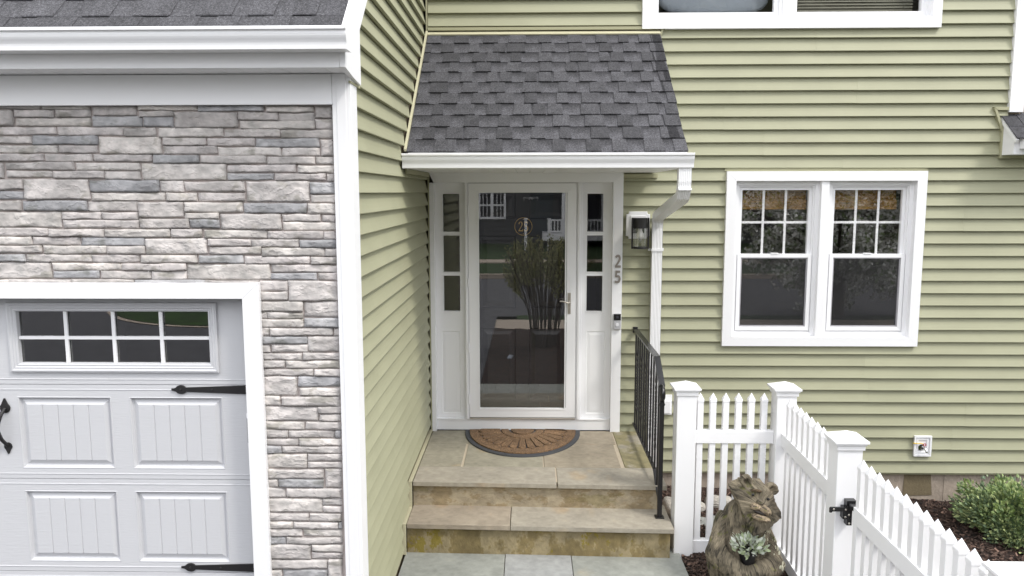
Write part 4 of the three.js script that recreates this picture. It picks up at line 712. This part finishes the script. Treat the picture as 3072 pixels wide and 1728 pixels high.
// ------------------------------------------------------------ white picket fence and gate
const postGeo = rbox(-0.0635, 0.0635, 0, 1, -0.0635, 0.0635, 0.004, 2);
const FY = { railT: [1.045, 1.130], railB: [0.285, 0.372], pick: 1.335, tip: 1.378, capY: 1.392 };
function picketGeo(y0, y1, tip, w) {
  const h = w / 2, b = 0.002, g = [rbox(-h, h, y0, y1, -h, h, 0.0015)];
  const c = new THREE.ConeGeometry((h + 0.0025) * Math.SQRT2, tip - y1, 4, 1).rotateY(Math.PI / 4).translate(0, (y1 + tip) / 2 + 0.004, 0), k = rbox(-h - 0.0022, h + 0.0022, y1 - 0.012, y1 + 0.004, -h - 0.0022, h + 0.0022, 0.001);
  const q = c.toNonIndexed(); q.computeVertexNormals(); return merge([...g, q, k]);
}
function addPost(parent, x, z) {
  const yb = bedY(x, z) - 0.06, top = FY.capY, p = mk('post', postGeo.clone().scale(1, top - yb, 1).translate(x, yb, z), vinyl, parent);
  const cone = new THREE.ConeGeometry(0.0855 * Math.SQRT2, 0.036, 4, 1).rotateY(Math.PI / 4).toNonIndexed(); cone.computeVertexNormals(); cone.translate(x, top + 0.052, z);
  mk('post_cap', merge([rbox(x - 0.072, x + 0.072, top - 0.016, top + 0.012, z - 0.072, z + 0.072, 0.003), rbox(x - 0.079, x + 0.079, top + 0.010, top + 0.022, z - 0.079, z + 0.079, 0.004), rbox(x - 0.0875, x + 0.0875, top + 0.021, top + 0.035, z - 0.0875, z + 0.0875, 0.003), cone]), white, p);
}
const fence = thing('picket_fence', 'white vinyl picket fence with capped posts beside the steps', 'fence');
{
  const P1 = [1.8535, 1.36], P2 = [2.4975, 1.368], P3 = [2.472, 2.428], P4 = [2.470, 3.89];
  for (const [x, z] of [P1, P2, P3, P4]) addPost(fence, x, z);
  const z = 1.362; for (const r of [FY.railT, FY.railB]) mk('rail', rbox(P1[0] + 0.0638, P2[0] - 0.0638, r[0], r[1], z + 0.026 - 0.052, z + 0.026, 0.003), vinyl, fence);
  const g1 = picketGeo(0.33, FY.pick, FY.tip, 0.0385);
  for (let i = 0; i < 6; i++) { const m = mk('picket', g1, vinyl, fence); m.position.set(1.953 + i * 0.0835, 0, 1.378 - 0.017); }
  const x2 = (zz) => mix(P2[0], P3[0], (zz - P2[1]) / (P3[1] - P2[1]));
  for (const r of [FY.railT, FY.railB]) mk('rail', (() => { const g = new THREE.BoxGeometry(0.052, r[1] - r[0], P3[1] - P2[1] - 0.129); g.rotateY(Math.atan2(P3[0] - P2[0], P3[1] - P2[1])); return g.translate((P2[0] + P3[0]) / 2, (r[0] + r[1]) / 2, (P2[1] + P3[1]) / 2); })(), vinyl, fence);
  for (let i = 0; i < 9; i++) { const zz = 1.512 + i * 0.0985, m = mk('picket', g1, vinyl, fence); m.position.set(x2(zz), 0, zz); }
}
const gate = thing('picket_gate', 'white vinyl picket garden gate with black latch', 'gate');
{
  const x = 2.472; for (const r of [[1.045, 1.130], [0.33, 0.415]]) mk('rail', rbox(x - 0.027, x + 0.027, r[0], r[1], 2.622, 3.800, 0.003), vinyl, gate);
  mk('stile', rbox(x - 0.026, x + 0.026, 0.330, 1.045, 2.6225, 2.667, 0.003), vinyl, gate); mk('stile', rbox(x - 0.026, x + 0.026, 0.330, 1.045, 3.752, 3.799, 0.003), vinyl, gate);
  const g = picketGeo(0.36, FY.pick, FY.tip, 0.0385);
  for (let i = 0; i < 13; i++) { const m = mk('picket', g, vinyl, gate); m.position.set(x, 0, 2.648 + i * 0.0874); }
  const latch = part('latch', gate, 'black gate latch across post and gate');
  mk('strike_bar', prism([[2.366, 1.080], [2.366, 1.058], [2.376, 1.058], [2.380, 1.064], [2.434, 1.064], [2.434, 1.086], [2.372, 1.086]], 2.520, 2.530), blackGloss, latch);
  mk('body_plate', prism([[2.434, 1.086], [2.451, 1.086], [2.451, 1.121], [2.500, 1.121], [2.500, 1.088], [2.480, 1.088], [2.480, 0.990], [2.455, 0.990], [2.455, 1.024], [2.434, 1.024]], 2.492, 2.5305), blackGloss, latch);
  mk('latch_arm', box(2.458, 2.490, 1.092, 1.112, 2.5305, 2.6215), blackGloss, latch);
  for (const [a, b] of [[2.386, 1.076], [2.447, 1.074], [2.464, 1.046], [2.446, 1.034], [2.467, 1.000]]) mk('screw', new THREE.SphereGeometry(0.0055, 8, 6).scale(1, 1, 0.5).translate(a, b, 2.5308), nickel, latch);
}

// ------------------------------------------------------------ carved wooden bear
{
  const O = [2.125, 0.262, 1.80], bear = thing('bear_statue', 'weathered carved wooden bear statue sitting in front of the picket fence', 'statue', O);
  const woodMap = tex(512, 512, (x, y) => { const s = fbm(x, y, 96, 22, 501, 4), b = fbm(x, y, 6, 6, 511, 4), c = step(0.56, 0.70, fbm(x, y, 36, 8, 521, 3)), m = step(0.60, 0.70, fbm(x, y, 9, 7, 531, 5)); const t = 0.64 + 0.40 * (s - 0.5) + 0.55 * (b - 0.5) - 0.22 * c; return [t * mix(1, 0.95, m), t * mix(0.95, 0.96, m), t * mix(0.86, 0.66, m)]; });
  const woodBump = tex(512, 512, (x, y) => { const s = fbm(x, y, 96, 22, 501, 4); return clamp(s * 1.2 - 0.35 * step(0.5, 0.7, fbm(x, y, 30, 5, 521, 3))); }, false);
  const wood = M(lin(0.44, 0.415, 0.36), { roughness: 0.92, map: woodMap, bumpMap: woodBump, bumpScale: 0.003 }), pale = M(lin(0.80, 0.70, 0.58), { roughness: 0.8, map: woodMap, bumpMap: woodBump, bumpScale: 0.002 }), rot = M(lin(0.50, 0.38, 0.28), { roughness: 1, map: woodMap, bumpMap: woodBump, bumpScale: 0.01 }), lichen = M(lin(0.60, 0.58, 0.44), { roughness: 1 });
  const cyl = (g, k = 0.30) => { const p = g.attributes.position, uv = []; for (let i = 0; i < p.count; i++) uv.push(Math.atan2(p.getX(i), p.getZ(i) + 0.05) * 0.25 / k, p.getY(i) / k); g.setAttribute('uv', new THREE.Float32BufferAttribute(uv, 2)); return g; };
  const groove = (x, y, z) => 0.003 * (n3(Math.atan2(x, z) * 26, y * 9, 3) - 0.5) + 0.004 * (n3(x * 40, y * 14, z * 40) - 0.5);
  const body = (x, y, z) => {
    let d = capsule(x, y, z * 1.1, [0.0, 0.16, 0.0, 0.200], [0.028, 0.42, -0.01, 0.150]);
    d = smin(d, capsule(x, y, z, [-0.10, 0.05, 0.06, 0.09], [-0.170, 0.04, 0.20, 0.072]), 0.02); d = smin(d, capsule(x, y, z, [0.08, 0.05, 0.06, 0.09], [0.105, 0.03, 0.22, 0.072]), 0.02);
    d = smin(d, capsule(x, y, z, [-0.185, 0.10, 0.18, 0.05], [-0.19, 0.03, 0.21, 0.06]), 0.02);
    const arms = Math.min(smin(capsule(x, y, z, [-0.105, 0.445, -0.01, 0.052], [-0.164, 0.270, 0.085, 0.062]), capsule(x, y, z, [-0.162, 0.258, 0.095, 0.066], [-0.048, 0.190, 0.240, 0.062]), 0.03), smin(capsule(x, y, z, [0.150, 0.36, 0.0, 0.045], [0.160, 0.205, 0.115, 0.064]), capsule(x, y, z, [0.160, 0.205, 0.115, 0.068], [-0.032, 0.185, 0.245, 0.062]), 0.03));
    const seam = z > 0.12 ? 0.007 * Math.exp(-(((x + 0.040) / 0.005) ** 2)) : 0, ar = arms + seam; d = Math.min(d, ar) + 0.014 * Math.exp(-(((d - ar) / 0.012) ** 2));
    d = Math.max(d, -capsule(x, y, z, [0.0, 0.27, 0.165, 0.045], [0.02, 0.37, 0.155, 0.05]));       // hollow that holds the plant
    return Math.max(d + groove(x, y, z), -y - 0.03);
  };
  mk('body', cyl(nets(body, [-0.30, -0.04, -0.24], [0.30, 0.62, 0.33], 0.0085)), wood, bear);
  // head: a broad tilted shield, outline taken from the statue's face
  const pts = [[712, 300], [760, 262], [850, 238], [950, 262], [1050, 280], [1110, 350], [1145, 460], [1212, 560], [1205, 630], [1010, 715], [850, 788], [795, 778], [745, 640], [690, 500], [636, 372], [650, 345]].map(([a, b]) => [2.053 + (a - 635) * 0.000473 - O[0], 1.0 - (b - 155) * 0.000489 - O[1]]);
  const sdPoly = (x, y) => { let d = 1e9, s = 1; for (let i = 0, j = pts.length - 1; i < pts.length; j = i++) { const [ax, ay] = pts[i], [bx, by] = pts[j], ex = bx - ax, ey = by - ay, wx = x - ax, wy = y - ay, t = clamp((wx * ex + wy * ey) / (ex * ex + ey * ey)); d = Math.min(d, len(wx - ex * t, wy - ey * t)); if ((ay > y) !== (by > y) && x < (bx - ax) * (y - ay) / (by - ay) + ax) s = -s; } return s * d; };
  const hx = (a) => 2.053 + (a - 635) * 0.000473 - O[0], hy = (b) => 1.0 - (b - 155) * 0.000489 - O[1];
  const faceZ = (x, y) => 0.170 - 0.30 * (y - 0.56) - 0.9 * (x - hx(900)) ** 2 * 3.2 + 0.01;
  const head = (x, y, z) => {
    const p = sdPoly(x, y), zc = faceZ(x, y), th = 0.20; let d = Math.max(p * 0.8, z - zc, zc - th - z) + 0.002;
    for (const [a, b, r] of [[785, 205, 0.038], [1112, 300, 0.036]]) { const ex = x - hx(a), ey = y - hy(b); const ear = Math.max(len(ex, ey) - r, Math.abs(z - 0.075) - 0.026) + 0.002; d = smin(d, Math.max(ear, -(len(ex, ey, (z - 0.11) * 0.8) - 0.023)), 0.004); }
    d = smin(d, len((x - hx(893)) / 1.45, y - hy(470), (z - faceZ(x, y)) / 0.9) - 0.050, 0.02);   // muzzle
    const g = Math.atan2(y - hy(420), x - hx(900)); const rr2 = len(x - hx(900), y - hy(420));
    return d + 0.0055 * (n3(g * 13, rr2 * 9, 5) - 0.5) * step(0.03, 0.07, rr2) + 0.004 * (n3(x * 70, y * 70, z * 70) - 0.5);
  };
  const hg = nets(head, [-0.10, 0.38, -0.10], [0.25, 0.80, 0.30], 0.0055);
  { const p = hg.attributes.position, uv = []; for (let i = 0; i < p.count; i++) { const dx = p.getX(i) - hx(900), dy = p.getY(i) - hy(420); uv.push(Math.atan2(dx, -dy) * 0.28 + p.getZ(i) * 0.5, len(dx, dy) * 2 + p.getZ(i)); } hg.setAttribute('uv', new THREE.Float32BufferAttribute(uv, 2)); }
  mk('head', hg, wood, bear);
  const fz = (a, b) => faceZ(hx(a), hy(b));
  const blob = (a, b, rx, ry, rz, rot, dz, m, name) => mk(name, new THREE.SphereGeometry(1, 20, 14).scale(rx, ry, rz).rotateZ(rot).translate(hx(a), hy(b), fz(a, b) + dz), m, bear);
  blob(835, 424, 0.036, 0.021, 0.030, -0.12, 0.040, pale, 'upper_lip'); blob(942, 462, 0.047, 0.026, 0.030, -0.62, 0.036, pale, 'upper_lip');
  blob(890, 545, 0.060, 0.020, 0.038, -0.30, 0.038, pale, 'lower_lip'); blob(885, 486, 0.046, 0.013, 0.030, -0.36, 0.034, M(lin(0.02, 0.015, 0.012)), 'mouth');
  blob(888, 372, 0.022, 0.017, 0.020, -0.3, 0.042, wood, 'nose'); blob(870, 272, 0.036, 0.009, 0.010, -0.16, 0.004, rot, 'brow');
  for (const [a, b] of [[825, 316], [1014, 368]]) blob(a, b, 0.0085, 0.0085, 0.006, 0, 0.010, blackGloss, 'eye');
  // lichen crusts on the right flank
  for (let i = 0; i < 70; i++) { const y = rr(0.20, 0.44), a = rr(0.75, 1.35) + (y < 0.3 ? 0.05 : 0); let r = 0.32; while (r > 0.05 && body(Math.sin(a) * r, y, Math.cos(a) * r) > 0) r -= 0.003; const s = rr(0.003, 0.013) * (y < 0.30 ? 1.15 : 0.7); mk('lichen', new THREE.IcosahedronGeometry(s, 1).scale(1, rr(0.7, 1.6), 0.35).rotateY(a).translate(Math.sin(a) * r, y, Math.cos(a) * r), lichen, bear); }
  // plant in its arms
  const pot = thing('sage_plant', 'pale silvery green leafy plant in the arms of the wooden bear', 'plant', [O[0] + 0.0, O[1] + 0.305, O[2] + 0.165]);
  mk('pot', new THREE.CylinderGeometry(0.046, 0.036, 0.10, 20).translate(0, -0.030, 0), blackIron, pot);
  const leafM = [[0.48, 0.54, 0.40], [0.58, 0.62, 0.52], [0.40, 0.47, 0.28], [0.62, 0.65, 0.58]].map((c) => M(lin(...c), { roughness: 0.85, side: THREE.DoubleSide }));
  const leafGeo = (() => { const pos = [], idx = [], n = 6; for (let i = 0; i <= n; i++) { const t = i / n, w = 0.0085 * Math.sin(Math.PI * Math.min(1, t * 0.96 + 0.04)) ** 0.75, y = 0.034 * t, z = -0.012 * t * t; pos.push(-w, y, z + 0.003, 0, y, z, w, y, z + 0.003); } for (let i = 0; i < n; i++) { const a = i * 3; idx.push(a, a + 1, a + 3, a + 1, a + 4, a + 3, a + 1, a + 2, a + 4, a + 2, a + 5, a + 4); } return geoFrom(pos, idx); })();
  for (let i = 0; i < 210; i++) {
    const a = rnd() * Math.PI * 2, el = Math.acos(rr(-0.15, 1)), m = mk('leaf', leafGeo, pick(leafM), pot), r = rr(0.03, 0.088);
    const d = new THREE.Vector3(Math.sin(el) * Math.cos(a) * 1.15, Math.cos(el) * 0.95, Math.sin(el) * Math.sin(a)); m.position.copy(d).multiplyScalar(r).add(new THREE.Vector3(0, 0.026, 0.006));
    m.quaternion.setFromUnitVectors(new THREE.Vector3(0, 1, 0), d.clone().add(new THREE.Vector3(rr(-0.5, 0.5), rr(-0.1, 0.6), rr(-0.5, 0.5))).normalize()); m.rotateY(rnd() * 6.28); m.scale.setScalar(rr(0.75, 1.15));
  }
}
// ------------------------------------------------------------ planting
function leafCloud(n, at, size, asp, s0) {     // many small folded leaves merged into one geometry, tones by vertex colour
  seed = s0; const pos = [], col = [], nor = [], a = new THREE.Vector3(), b = new THREE.Vector3(), c = new THREE.Vector3(), q = new THREE.Quaternion();
  for (let i = 0; i < n; i++) {
    const { p, d, tone } = at(i); const L = size * rr(0.7, 1.25), w = L * asp; q.setFromUnitVectors(new THREE.Vector3(0, 1, 0), d); const spin = new THREE.Quaternion().setFromAxisAngle(new THREE.Vector3(0, 1, 0), rnd() * 6.28); q.multiply(spin);
    const V = [[0, 0, 0], [-w, L * 0.5, w * 0.25], [0, L * 0.55, 0], [w, L * 0.5, w * 0.25], [0, L, -w * 0.2]].map((v) => new THREE.Vector3(...v).applyQuaternion(q).add(p));
    for (const [i0, i1, i2] of [[0, 2, 1], [0, 3, 2], [1, 2, 4], [2, 3, 4]]) { b.subVectors(V[i1], V[i0]); c.subVectors(V[i2], V[i0]); a.crossVectors(b, c).normalize(); for (const k of [i0, i1, i2]) { pos.push(V[k].x, V[k].y, V[k].z); nor.push(a.x, a.y, a.z); col.push(...tone); } }
  }
  const g = new THREE.BufferGeometry(); g.setAttribute('position', new THREE.Float32BufferAttribute(pos, 3)); g.setAttribute('normal', new THREE.Float32BufferAttribute(nor, 3)); g.setAttribute('color', new THREE.Float32BufferAttribute(col, 3)); return g;
}
const leafMat = (c = [1, 1, 1]) => new THREE.MeshPhysicalMaterial({ color: lin(...c), vertexColors: true, roughness: 0.6, side: THREE.DoubleSide, transmission: 0.25, thickness: 0 });
const leafMatR = (c = [1, 1, 1]) => new THREE.MeshStandardMaterial({ color: lin(...c), vertexColors: true, roughness: 0.55, side: THREE.DoubleSide });
const sph = () => { const v = new THREE.Vector3(rr(-1, 1), rr(-1, 1), rr(-1, 1)); while (v.lengthSq() > 1 || v.lengthSq() < 0.01) v.set(rr(-1, 1), rr(-1, 1), rr(-1, 1)); return v; };
{
  const C = new THREE.Vector3(4.56, 0.262, 0.72), sh = thing('evergreen_shrub', 'rounded green evergreen shrub in the mulch below the foundation', 'shrub', [C.x, 0.12, C.z]);
  seed = 91; const clumps = []; for (let i = 0; i < 150; i++) { const v = sph().normalize().multiplyScalar(rr(0.55, 1.0)); v.set(v.x * 0.43, v.y * 0.165, v.z * 0.38); if (v.y < -0.13) v.y = -0.13; clumps.push([v, rr(0.045, 0.085), rr(0.8, 1.25), rnd()]); }
  for (let i = 0; i < 14; i++) clumps.push([new THREE.Vector3(rr(-0.35, 0.35), rr(0.14, 0.19), rr(-0.25, 0.25)), 0.04, 1.2, rnd()]);
  const g = leafCloud(17000, (i) => { const c = clumps[i % clumps.length], o = sph(), p = c[0].clone().addScaledVector(o, c[1] * 1.5); p.y += C.y - 0.12; const d = c[0].clone().normalize().multiplyScalar(0.8).add(o.normalize()).add(new THREE.Vector3(0, 0.6, 0)).normalize(); const y = rnd(); return { p, d, tone: y < 0.2 ? [0.40, 0.46, 0.20] : y < 0.6 ? [0.23 * c[2], 0.30 * c[2], 0.13] : [0.13 * c[2], 0.19 * c[2], 0.09] }; }, 0.034, 0.30, 17);
  mk('foliage', g, leafMatR(), sh).userData.kind = 'stuff';
  seed = 23; const st = []; for (let i = 0; i < 22; i++) { const c = pick(clumps)[0]; st.push(tube([[rr(-0.05, 0.05), -0.02, rr(-0.05, 0.05)], [c.x * 0.5, 0.09, c.z * 0.5], [c.x * 0.9, c.y * 0.9 + 0.21, c.z * 0.9]], 0.005, 5, 8)); }
  mk('stems', merge(st), M(lin(0.10, 0.075, 0.05)), sh);
}
{ // mulch chips near the fence
  seed = 55; const chip = new THREE.BoxGeometry(0.034, 0.005, 0.010), N = 15000, im = new THREE.InstancedMesh(chip, M(lin(1, 1, 1), { roughness: 1 }), N), o = new THREE.Object3D(), c = new THREE.Color();
  const inRegion = () => { for (;;) { const t = rnd(); let x, z; if (t < 0.5) { x = rr(1.80, 2.75); z = rr(-0.0, 2.3); } else { x = rr(2.7, 5.6); z = rr(0.0, 2.0); } if (x < 1.84 && z > 1.36) continue; if (x < 1.80) continue; return [x, z]; } };
  for (let i = 0; i < N; i++) { const [x, z] = inRegion(); o.position.set(x, bedY(x, z) + rr(0.0, 0.02), z); o.rotation.set(rr(-0.5, 0.5), rnd() * 6.28, rr(-0.5, 0.5)); const s = rr(0.4, 1.2); o.scale.set(s, rr(0.6, 1.6), rr(0.5, 1.4)); o.updateMatrix(); im.setMatrixAt(i, o.matrix); const t = rnd(), k = t < 0.6 ? rr(0.6, 1.1) : t < 0.93 ? rr(1.2, 2.1) : rr(2.8, 4.2); im.setColorAt(i, c.setRGB(0.060 * k, 0.038 * k, 0.029 * k)); }
  im.name = 'mulch_chips'; im.userData = { kind: 'stuff', label: 'brown shredded bark mulch around the fence and shrub', category: 'mulch' }; im.castShadow = im.receiveShadow = true; scene.add(im);
}
{ // loose stones in the bed behind the fence
  const rockM = M(lin(0.62, 0.58, 0.52), { roughness: 0.9, map: stoneMap, bumpMap: stoneBump, bumpScale: 0.01 });
  const rock = (x, z, sx, sy, sz, rot, label, m = rockM, box8 = 0) => { const y = bedY(x, z), k = x * 7 + z * 13; const g = nets((a, b, c) => { const d = (Math.abs(a / sx) ** 3 + Math.abs(b / sy) ** 3 + Math.abs(c / sz) ** 3) ** (1 / 3) - 1; return d * Math.min(sx, sy, sz) + 0.012 * (n3(a * 22 + k, b * 22, c * 22) - 0.5); }, [-sx - 0.03, -sy - 0.03, -sz - 0.03], [sx + 0.03, sy + 0.03, sz + 0.03], Math.min(0.014, sy / 3)); const q = boxUV(g, 0.4); const o = mk('rock', q, m); o.position.set(x, y + sy * 0.75, z); o.rotation.y = rot; tag(o, label, 'rock'); };
  rock(2.34, 0.42, 0.115, 0.050, 0.06, 0.05, 'long pale cream stone lying behind the fence pickets');
  rock(2.115, 0.56, 0.095, 0.045, 0.055, 0.5, 'rough pale stone between the fence post and the steps');
  rock(2.20, 0.80, 0.12, 0.022, 0.075, 0.1, 'flat grey stone slab in mulch behind the fence pickets', M(lin(0.42, 0.43, 0.41), { roughness: 0.9, map: slabMap }));
  rock(1.93, 0.62, 0.055, 0.05, 0.16, 0.05, 'pale stone edging block lying against the steps');
}

// ------------------------------------------------------------ across the street: what the glass mirrors
{
  const sh = thing('leafing_shrub', 'tall twiggy shrub with young yellow green leaves in the front bed', 'shrub', [1.08, 0.26, 5.72]);
  seed = 301; const tips = [], st = [];
  for (let i = 0; i < 60; i++) { const a = rnd() * 6.283, r = Math.sqrt(rnd()) * 0.72, h = 1.72 - 0.5 * r * r * rr(0.6, 1.6), x = Math.cos(a) * r, z = Math.sin(a) * r * 0.8, m = [x * 0.45 + rr(-0.05, 0.05), h * 0.45, z * 0.45 + rr(-0.05, 0.05)]; st.push(tube([[x * 0.30 + rr(-0.04, 0.04), -0.02, z * 0.30], m, [x, h, z]], i < 14 ? 0.012 : 0.006, 5, 10)); tips.push([m, [x, h, z]]); if (i % 2) { const e = [x + rr(-0.15, 0.15), h * rr(0.7, 0.95), z + rr(-0.15, 0.15)]; st.push(tube([m, e], 0.004, 4, 4)); tips.push([m, e]); } }
  mk('stems', merge(st), M(lin(0.07, 0.055, 0.045)), sh);
  const g = leafCloud(8500, () => { const [a, b] = pick(tips), t = rr(0.35, 1.02), p = new THREE.Vector3(mix(a[0], b[0], t), mix(a[1], b[1], t), mix(a[2], b[2], t)).addScaledVector(sph(), 0.045), k = rr(0.7, 1.3); return { p, d: sph().add(new THREE.Vector3(0, 0.9, 0)).normalize(), tone: [0.25 * k, 0.25 * k, 0.10 * k] }; }, 0.042, 0.24, 303);
  mk('foliage', g, leafMatR(), sh).userData.kind = 'stuff';
  // flowering tree mirrored in the double window
  const tr = thing('flowering_tree', 'white flowering tree in the front yard mirrored in the window', 'tree', [6.9, 0.15, 8.8]);
  seed = 401; const br = [], ends = [];
  for (let i = 0; i < 34; i++) { const a = rnd() * 6.283, r = rr(0.7, 2.6), h = rr(0.35, 4.6), p = [Math.cos(a) * r, h, Math.sin(a) * r]; br.push(tube([[0, 0.8, 0], [p[0] * 0.35, mix(0.9, h, 0.5), p[2] * 0.35], p], 0.03, 6, 10)); ends.push(p); }
  mk('trunk', merge([new THREE.CylinderGeometry(0.09, 0.14, 1.3, 12).translate(0, 0.55, 0), ...br]), M(lin(0.08, 0.065, 0.055)), tr);
  const cl = []; for (let i = 0; i < 700; i++) { const e = pick(ends), t = rr(0.4, 1.08); cl.push([new THREE.Vector3(e[0] * t, mix(1.0, e[1], t), e[2] * t).addScaledVector(sph(), 0.5), rr(0.10, 0.24)]); }
  const cg = leafCloud(52000, (i) => { const c = cl[i % cl.length], k = rr(0.75, 1.1), w = rnd(); return { p: c[0].clone().addScaledVector(sph(), c[1]), d: sph().normalize(), tone: w < 0.75 ? [0.66 * k, 0.65 * k, 0.61 * k] : [0.18 * k, 0.24 * k, 0.10 * k] }; }, 0.07, 0.42, 403);
  mk('crown', cg, leafMatR(), tr).userData.kind = 'stuff';
  // neighbour's house
  const nb = thing('neighbour_house', 'charcoal sided house with white porch across the street', 'house', [0, 0.5, 26]);
  const dark = M(lin(0.055, 0.055, 0.06), { roughness: 0.8 }), W = M(lin(0.75, 0.75, 0.76), { roughness: 0.6 });
  for (let i = 0; i < 26; i++) mk('siding_board', prism([[0, 0], [0.0, 0.2], [-0.03, 0]].map(([z, y]) => [z, y + i * 0.2]), -9, 12, 'zyx'), dark, nb);
  mk('wall', box(-9, 12, 0, 5.2, 0.001, 6), dark, nb); mk('roof', prism([[-0.5, 5.1], [3.2, 7.6], [7, 5.1]], -9.4, 12.4, 'zyx'), M(lin(0.05, 0.05, 0.05)), nb);
  const dg = M(lin(0.02, 0.02, 0.025), { roughness: 0.1 });
  for (const x of [-4.6, -1.25]) { const w = 1.15, y0 = 1.08, y1 = 2.24, wd = part('window', nb); mk('frame', merge([...mitred(x, x + w, y0, y1, 0.09, -0.06, -0.02), box(x + w / 2 - 0.06, x + w / 2 + 0.06, y0 + 0.09, y1 - 0.09, -0.055, -0.022), box(x + 0.09, x + w / 2 - 0.06, 1.62, 1.69, -0.05, -0.024), box(x + w / 2 + 0.06, x + w - 0.09, 1.62, 1.69, -0.05, -0.024)]), W, wd); mk('pane', box(x + 0.08, x + w - 0.08, y0 + 0.08, y1 - 0.08, -0.03, -0.02), dg, wd); for (const f of [0.18, 0.32, 0.68, 0.82]) mk('muntin', box(x + w * f - 0.012, x + w * f + 0.012, y0 + 0.09, y1 - 0.09, -0.04, -0.031), W, wd); }
  mk('porch_floor', box(1.4, 9.2, 0.30, 0.58, -2.0, 0), W, nb); mk('porch_roof', prism([[-2.3, 3.0], [0, 3.6], [0, 2.85], [-2.3, 2.85]], 1.1, 9.5, 'zyx'), W, nb);
  for (const x of [2.2, 3.75, 6.4, 9.0]) mk('porch_post', rbox(x - 0.07, x + 0.07, 0.58, 2.85, -1.95, -1.81), W, nb);
  mk('porch_rail', merge([box(1.66, 9.0, 1.07, 1.13, -1.91, -1.85), box(1.66, 9.0, 0.64, 0.69, -1.91, -1.85)]), W, nb);
  for (let x = 1.72; x < 8.9; x += 0.13) mk('rail_baluster', box(x - 0.02, x + 0.02, 0.69, 1.07, -1.90, -1.86), W, nb);
  for (const x of [0.73, 1.61]) mk('newel_post', merge([box(x - 0.05, x + 0.05, -0.3, 1.16, -3.0, -2.9), rbox(x - 0.07, x + 0.07, 1.16, 1.21, -3.02, -2.88)]), W, nb);
  mk('front_door', box(0.95, 1.85, 0.5, 2.6, -0.05, -0.01), M(lin(0.03, 0.04, 0.05)), nb);
  // dark evergreens behind
  for (const [x, z, h, r, lab] of [[-13, 30, 9, 2.6, 'dark evergreen tree beyond the window end of the house across the street'], [13, 18, 7.5, 2.2, 'shorter dark evergreen tree on the lawn across the street'], [17.5, 17.5, 8.5, 2.5, 'taller dark evergreen tree at the kerb across the street']]) {
    const t = thing('spruce_tree', lab, 'tree', [x, 0.4, z], 'evergreens across the street'); seed = Math.floor(900 + x * 10);
    mk('trunk', new THREE.CylinderGeometry(0.08, 0.22, h * 0.9, 10).translate(0, h * 0.45, 0), M(lin(0.07, 0.05, 0.04)), t);
    mk('crown', leafCloud(5000, () => { const u = Math.sqrt(rnd()), y = h * (1 - u) + 0.5, a = rnd() * 6.283, R = r * u * rr(0.3, 1.0) * (0.8 + 0.25 * Math.sin(y * 7)), k = rr(0.6, 1.3); return { p: new THREE.Vector3(Math.cos(a) * R, y, Math.sin(a) * R), d: new THREE.Vector3(Math.cos(a), -0.25, Math.sin(a)).normalize(), tone: [0.035 * k, 0.06 * k, 0.03 * k] }; }, 0.45, 0.16, 700), leafMatR(), t).userData.kind = 'stuff';
  }
  const dr = thing('camera_drone', 'small grey quadcopter drone hovering before the front door', 'drone', [0.862, 2.585, 6.43]);
  const dm = M(lin(0.32, 0.32, 0.33), { roughness: 0.45 }); mk('body', rbox(-0.04, 0.04, -0.022, 0.022, -0.02, 0.10, 0.014, 3), dm, dr); mk('gimbal_camera', new THREE.SphereGeometry(0.018, 14, 10).translate(0, -0.022, -0.028), blackGloss, dr);
  for (const [x, z] of [[-0.115, -0.02], [0.115, -0.02], [-0.105, 0.11], [0.105, 0.11]]) { mk('arm', tube([[Math.sign(x) * 0.03, 0.005, z * 0.6 + 0.02], [x, 0.012, z]], 0.007, 6, 6), dm, dr); mk('motor', new THREE.CylinderGeometry(0.011, 0.011, 0.03, 12).translate(x, 0.012, z), dm, dr); mk('rotor', rbox(x - 0.055, x + 0.055, 0.029, 0.031, z - 0.006, z + 0.006, 0.001), blackIron, dr); mk('leg', new THREE.CylinderGeometry(0.003, 0.002, 0.05, 6).translate(x, -0.018, z), dm, dr); }
  const woods = mk('added_woods', leafCloud(4500, () => { const x = rr(2, 27), y = rr(0, 1) ** 0.8 * (14 + 4 * n3(x * 0.35, 3, 5)), k = rr(0.6, 1.3); return { p: new THREE.Vector3(x, y, rr(35, 40)), d: sph().normalize(), tone: [0.085 * k, 0.085 * k, 0.05 * k] }; }, 1.5, 0.42, 811), leafMatR());  // unseen woods, added so the upper panes do not mirror open sky
  woods.userData = { kind: 'stuff', label: 'added wall of olive green woods behind the house across the street', category: 'woods' };
  // small things in the bed
  const lamp = thing('solar_light', 'small square solar path light in the mulch of the front bed', 'garden light', [0.57, 0.27, 4.21]);
  mk('stake', new THREE.CylinderGeometry(0.006, 0.006, 0.14, 8).translate(0, 0.07, 0), blackIron, lamp); mk('panel', new THREE.BoxGeometry(0.07, 0.012, 0.07).rotateX(-0.6).rotateY(0.6).translate(0, 0.145, 0), M(lin(0.25, 0.28, 0.33), { roughness: 0.2 }), lamp);
}
renderer.render(scene, camera);
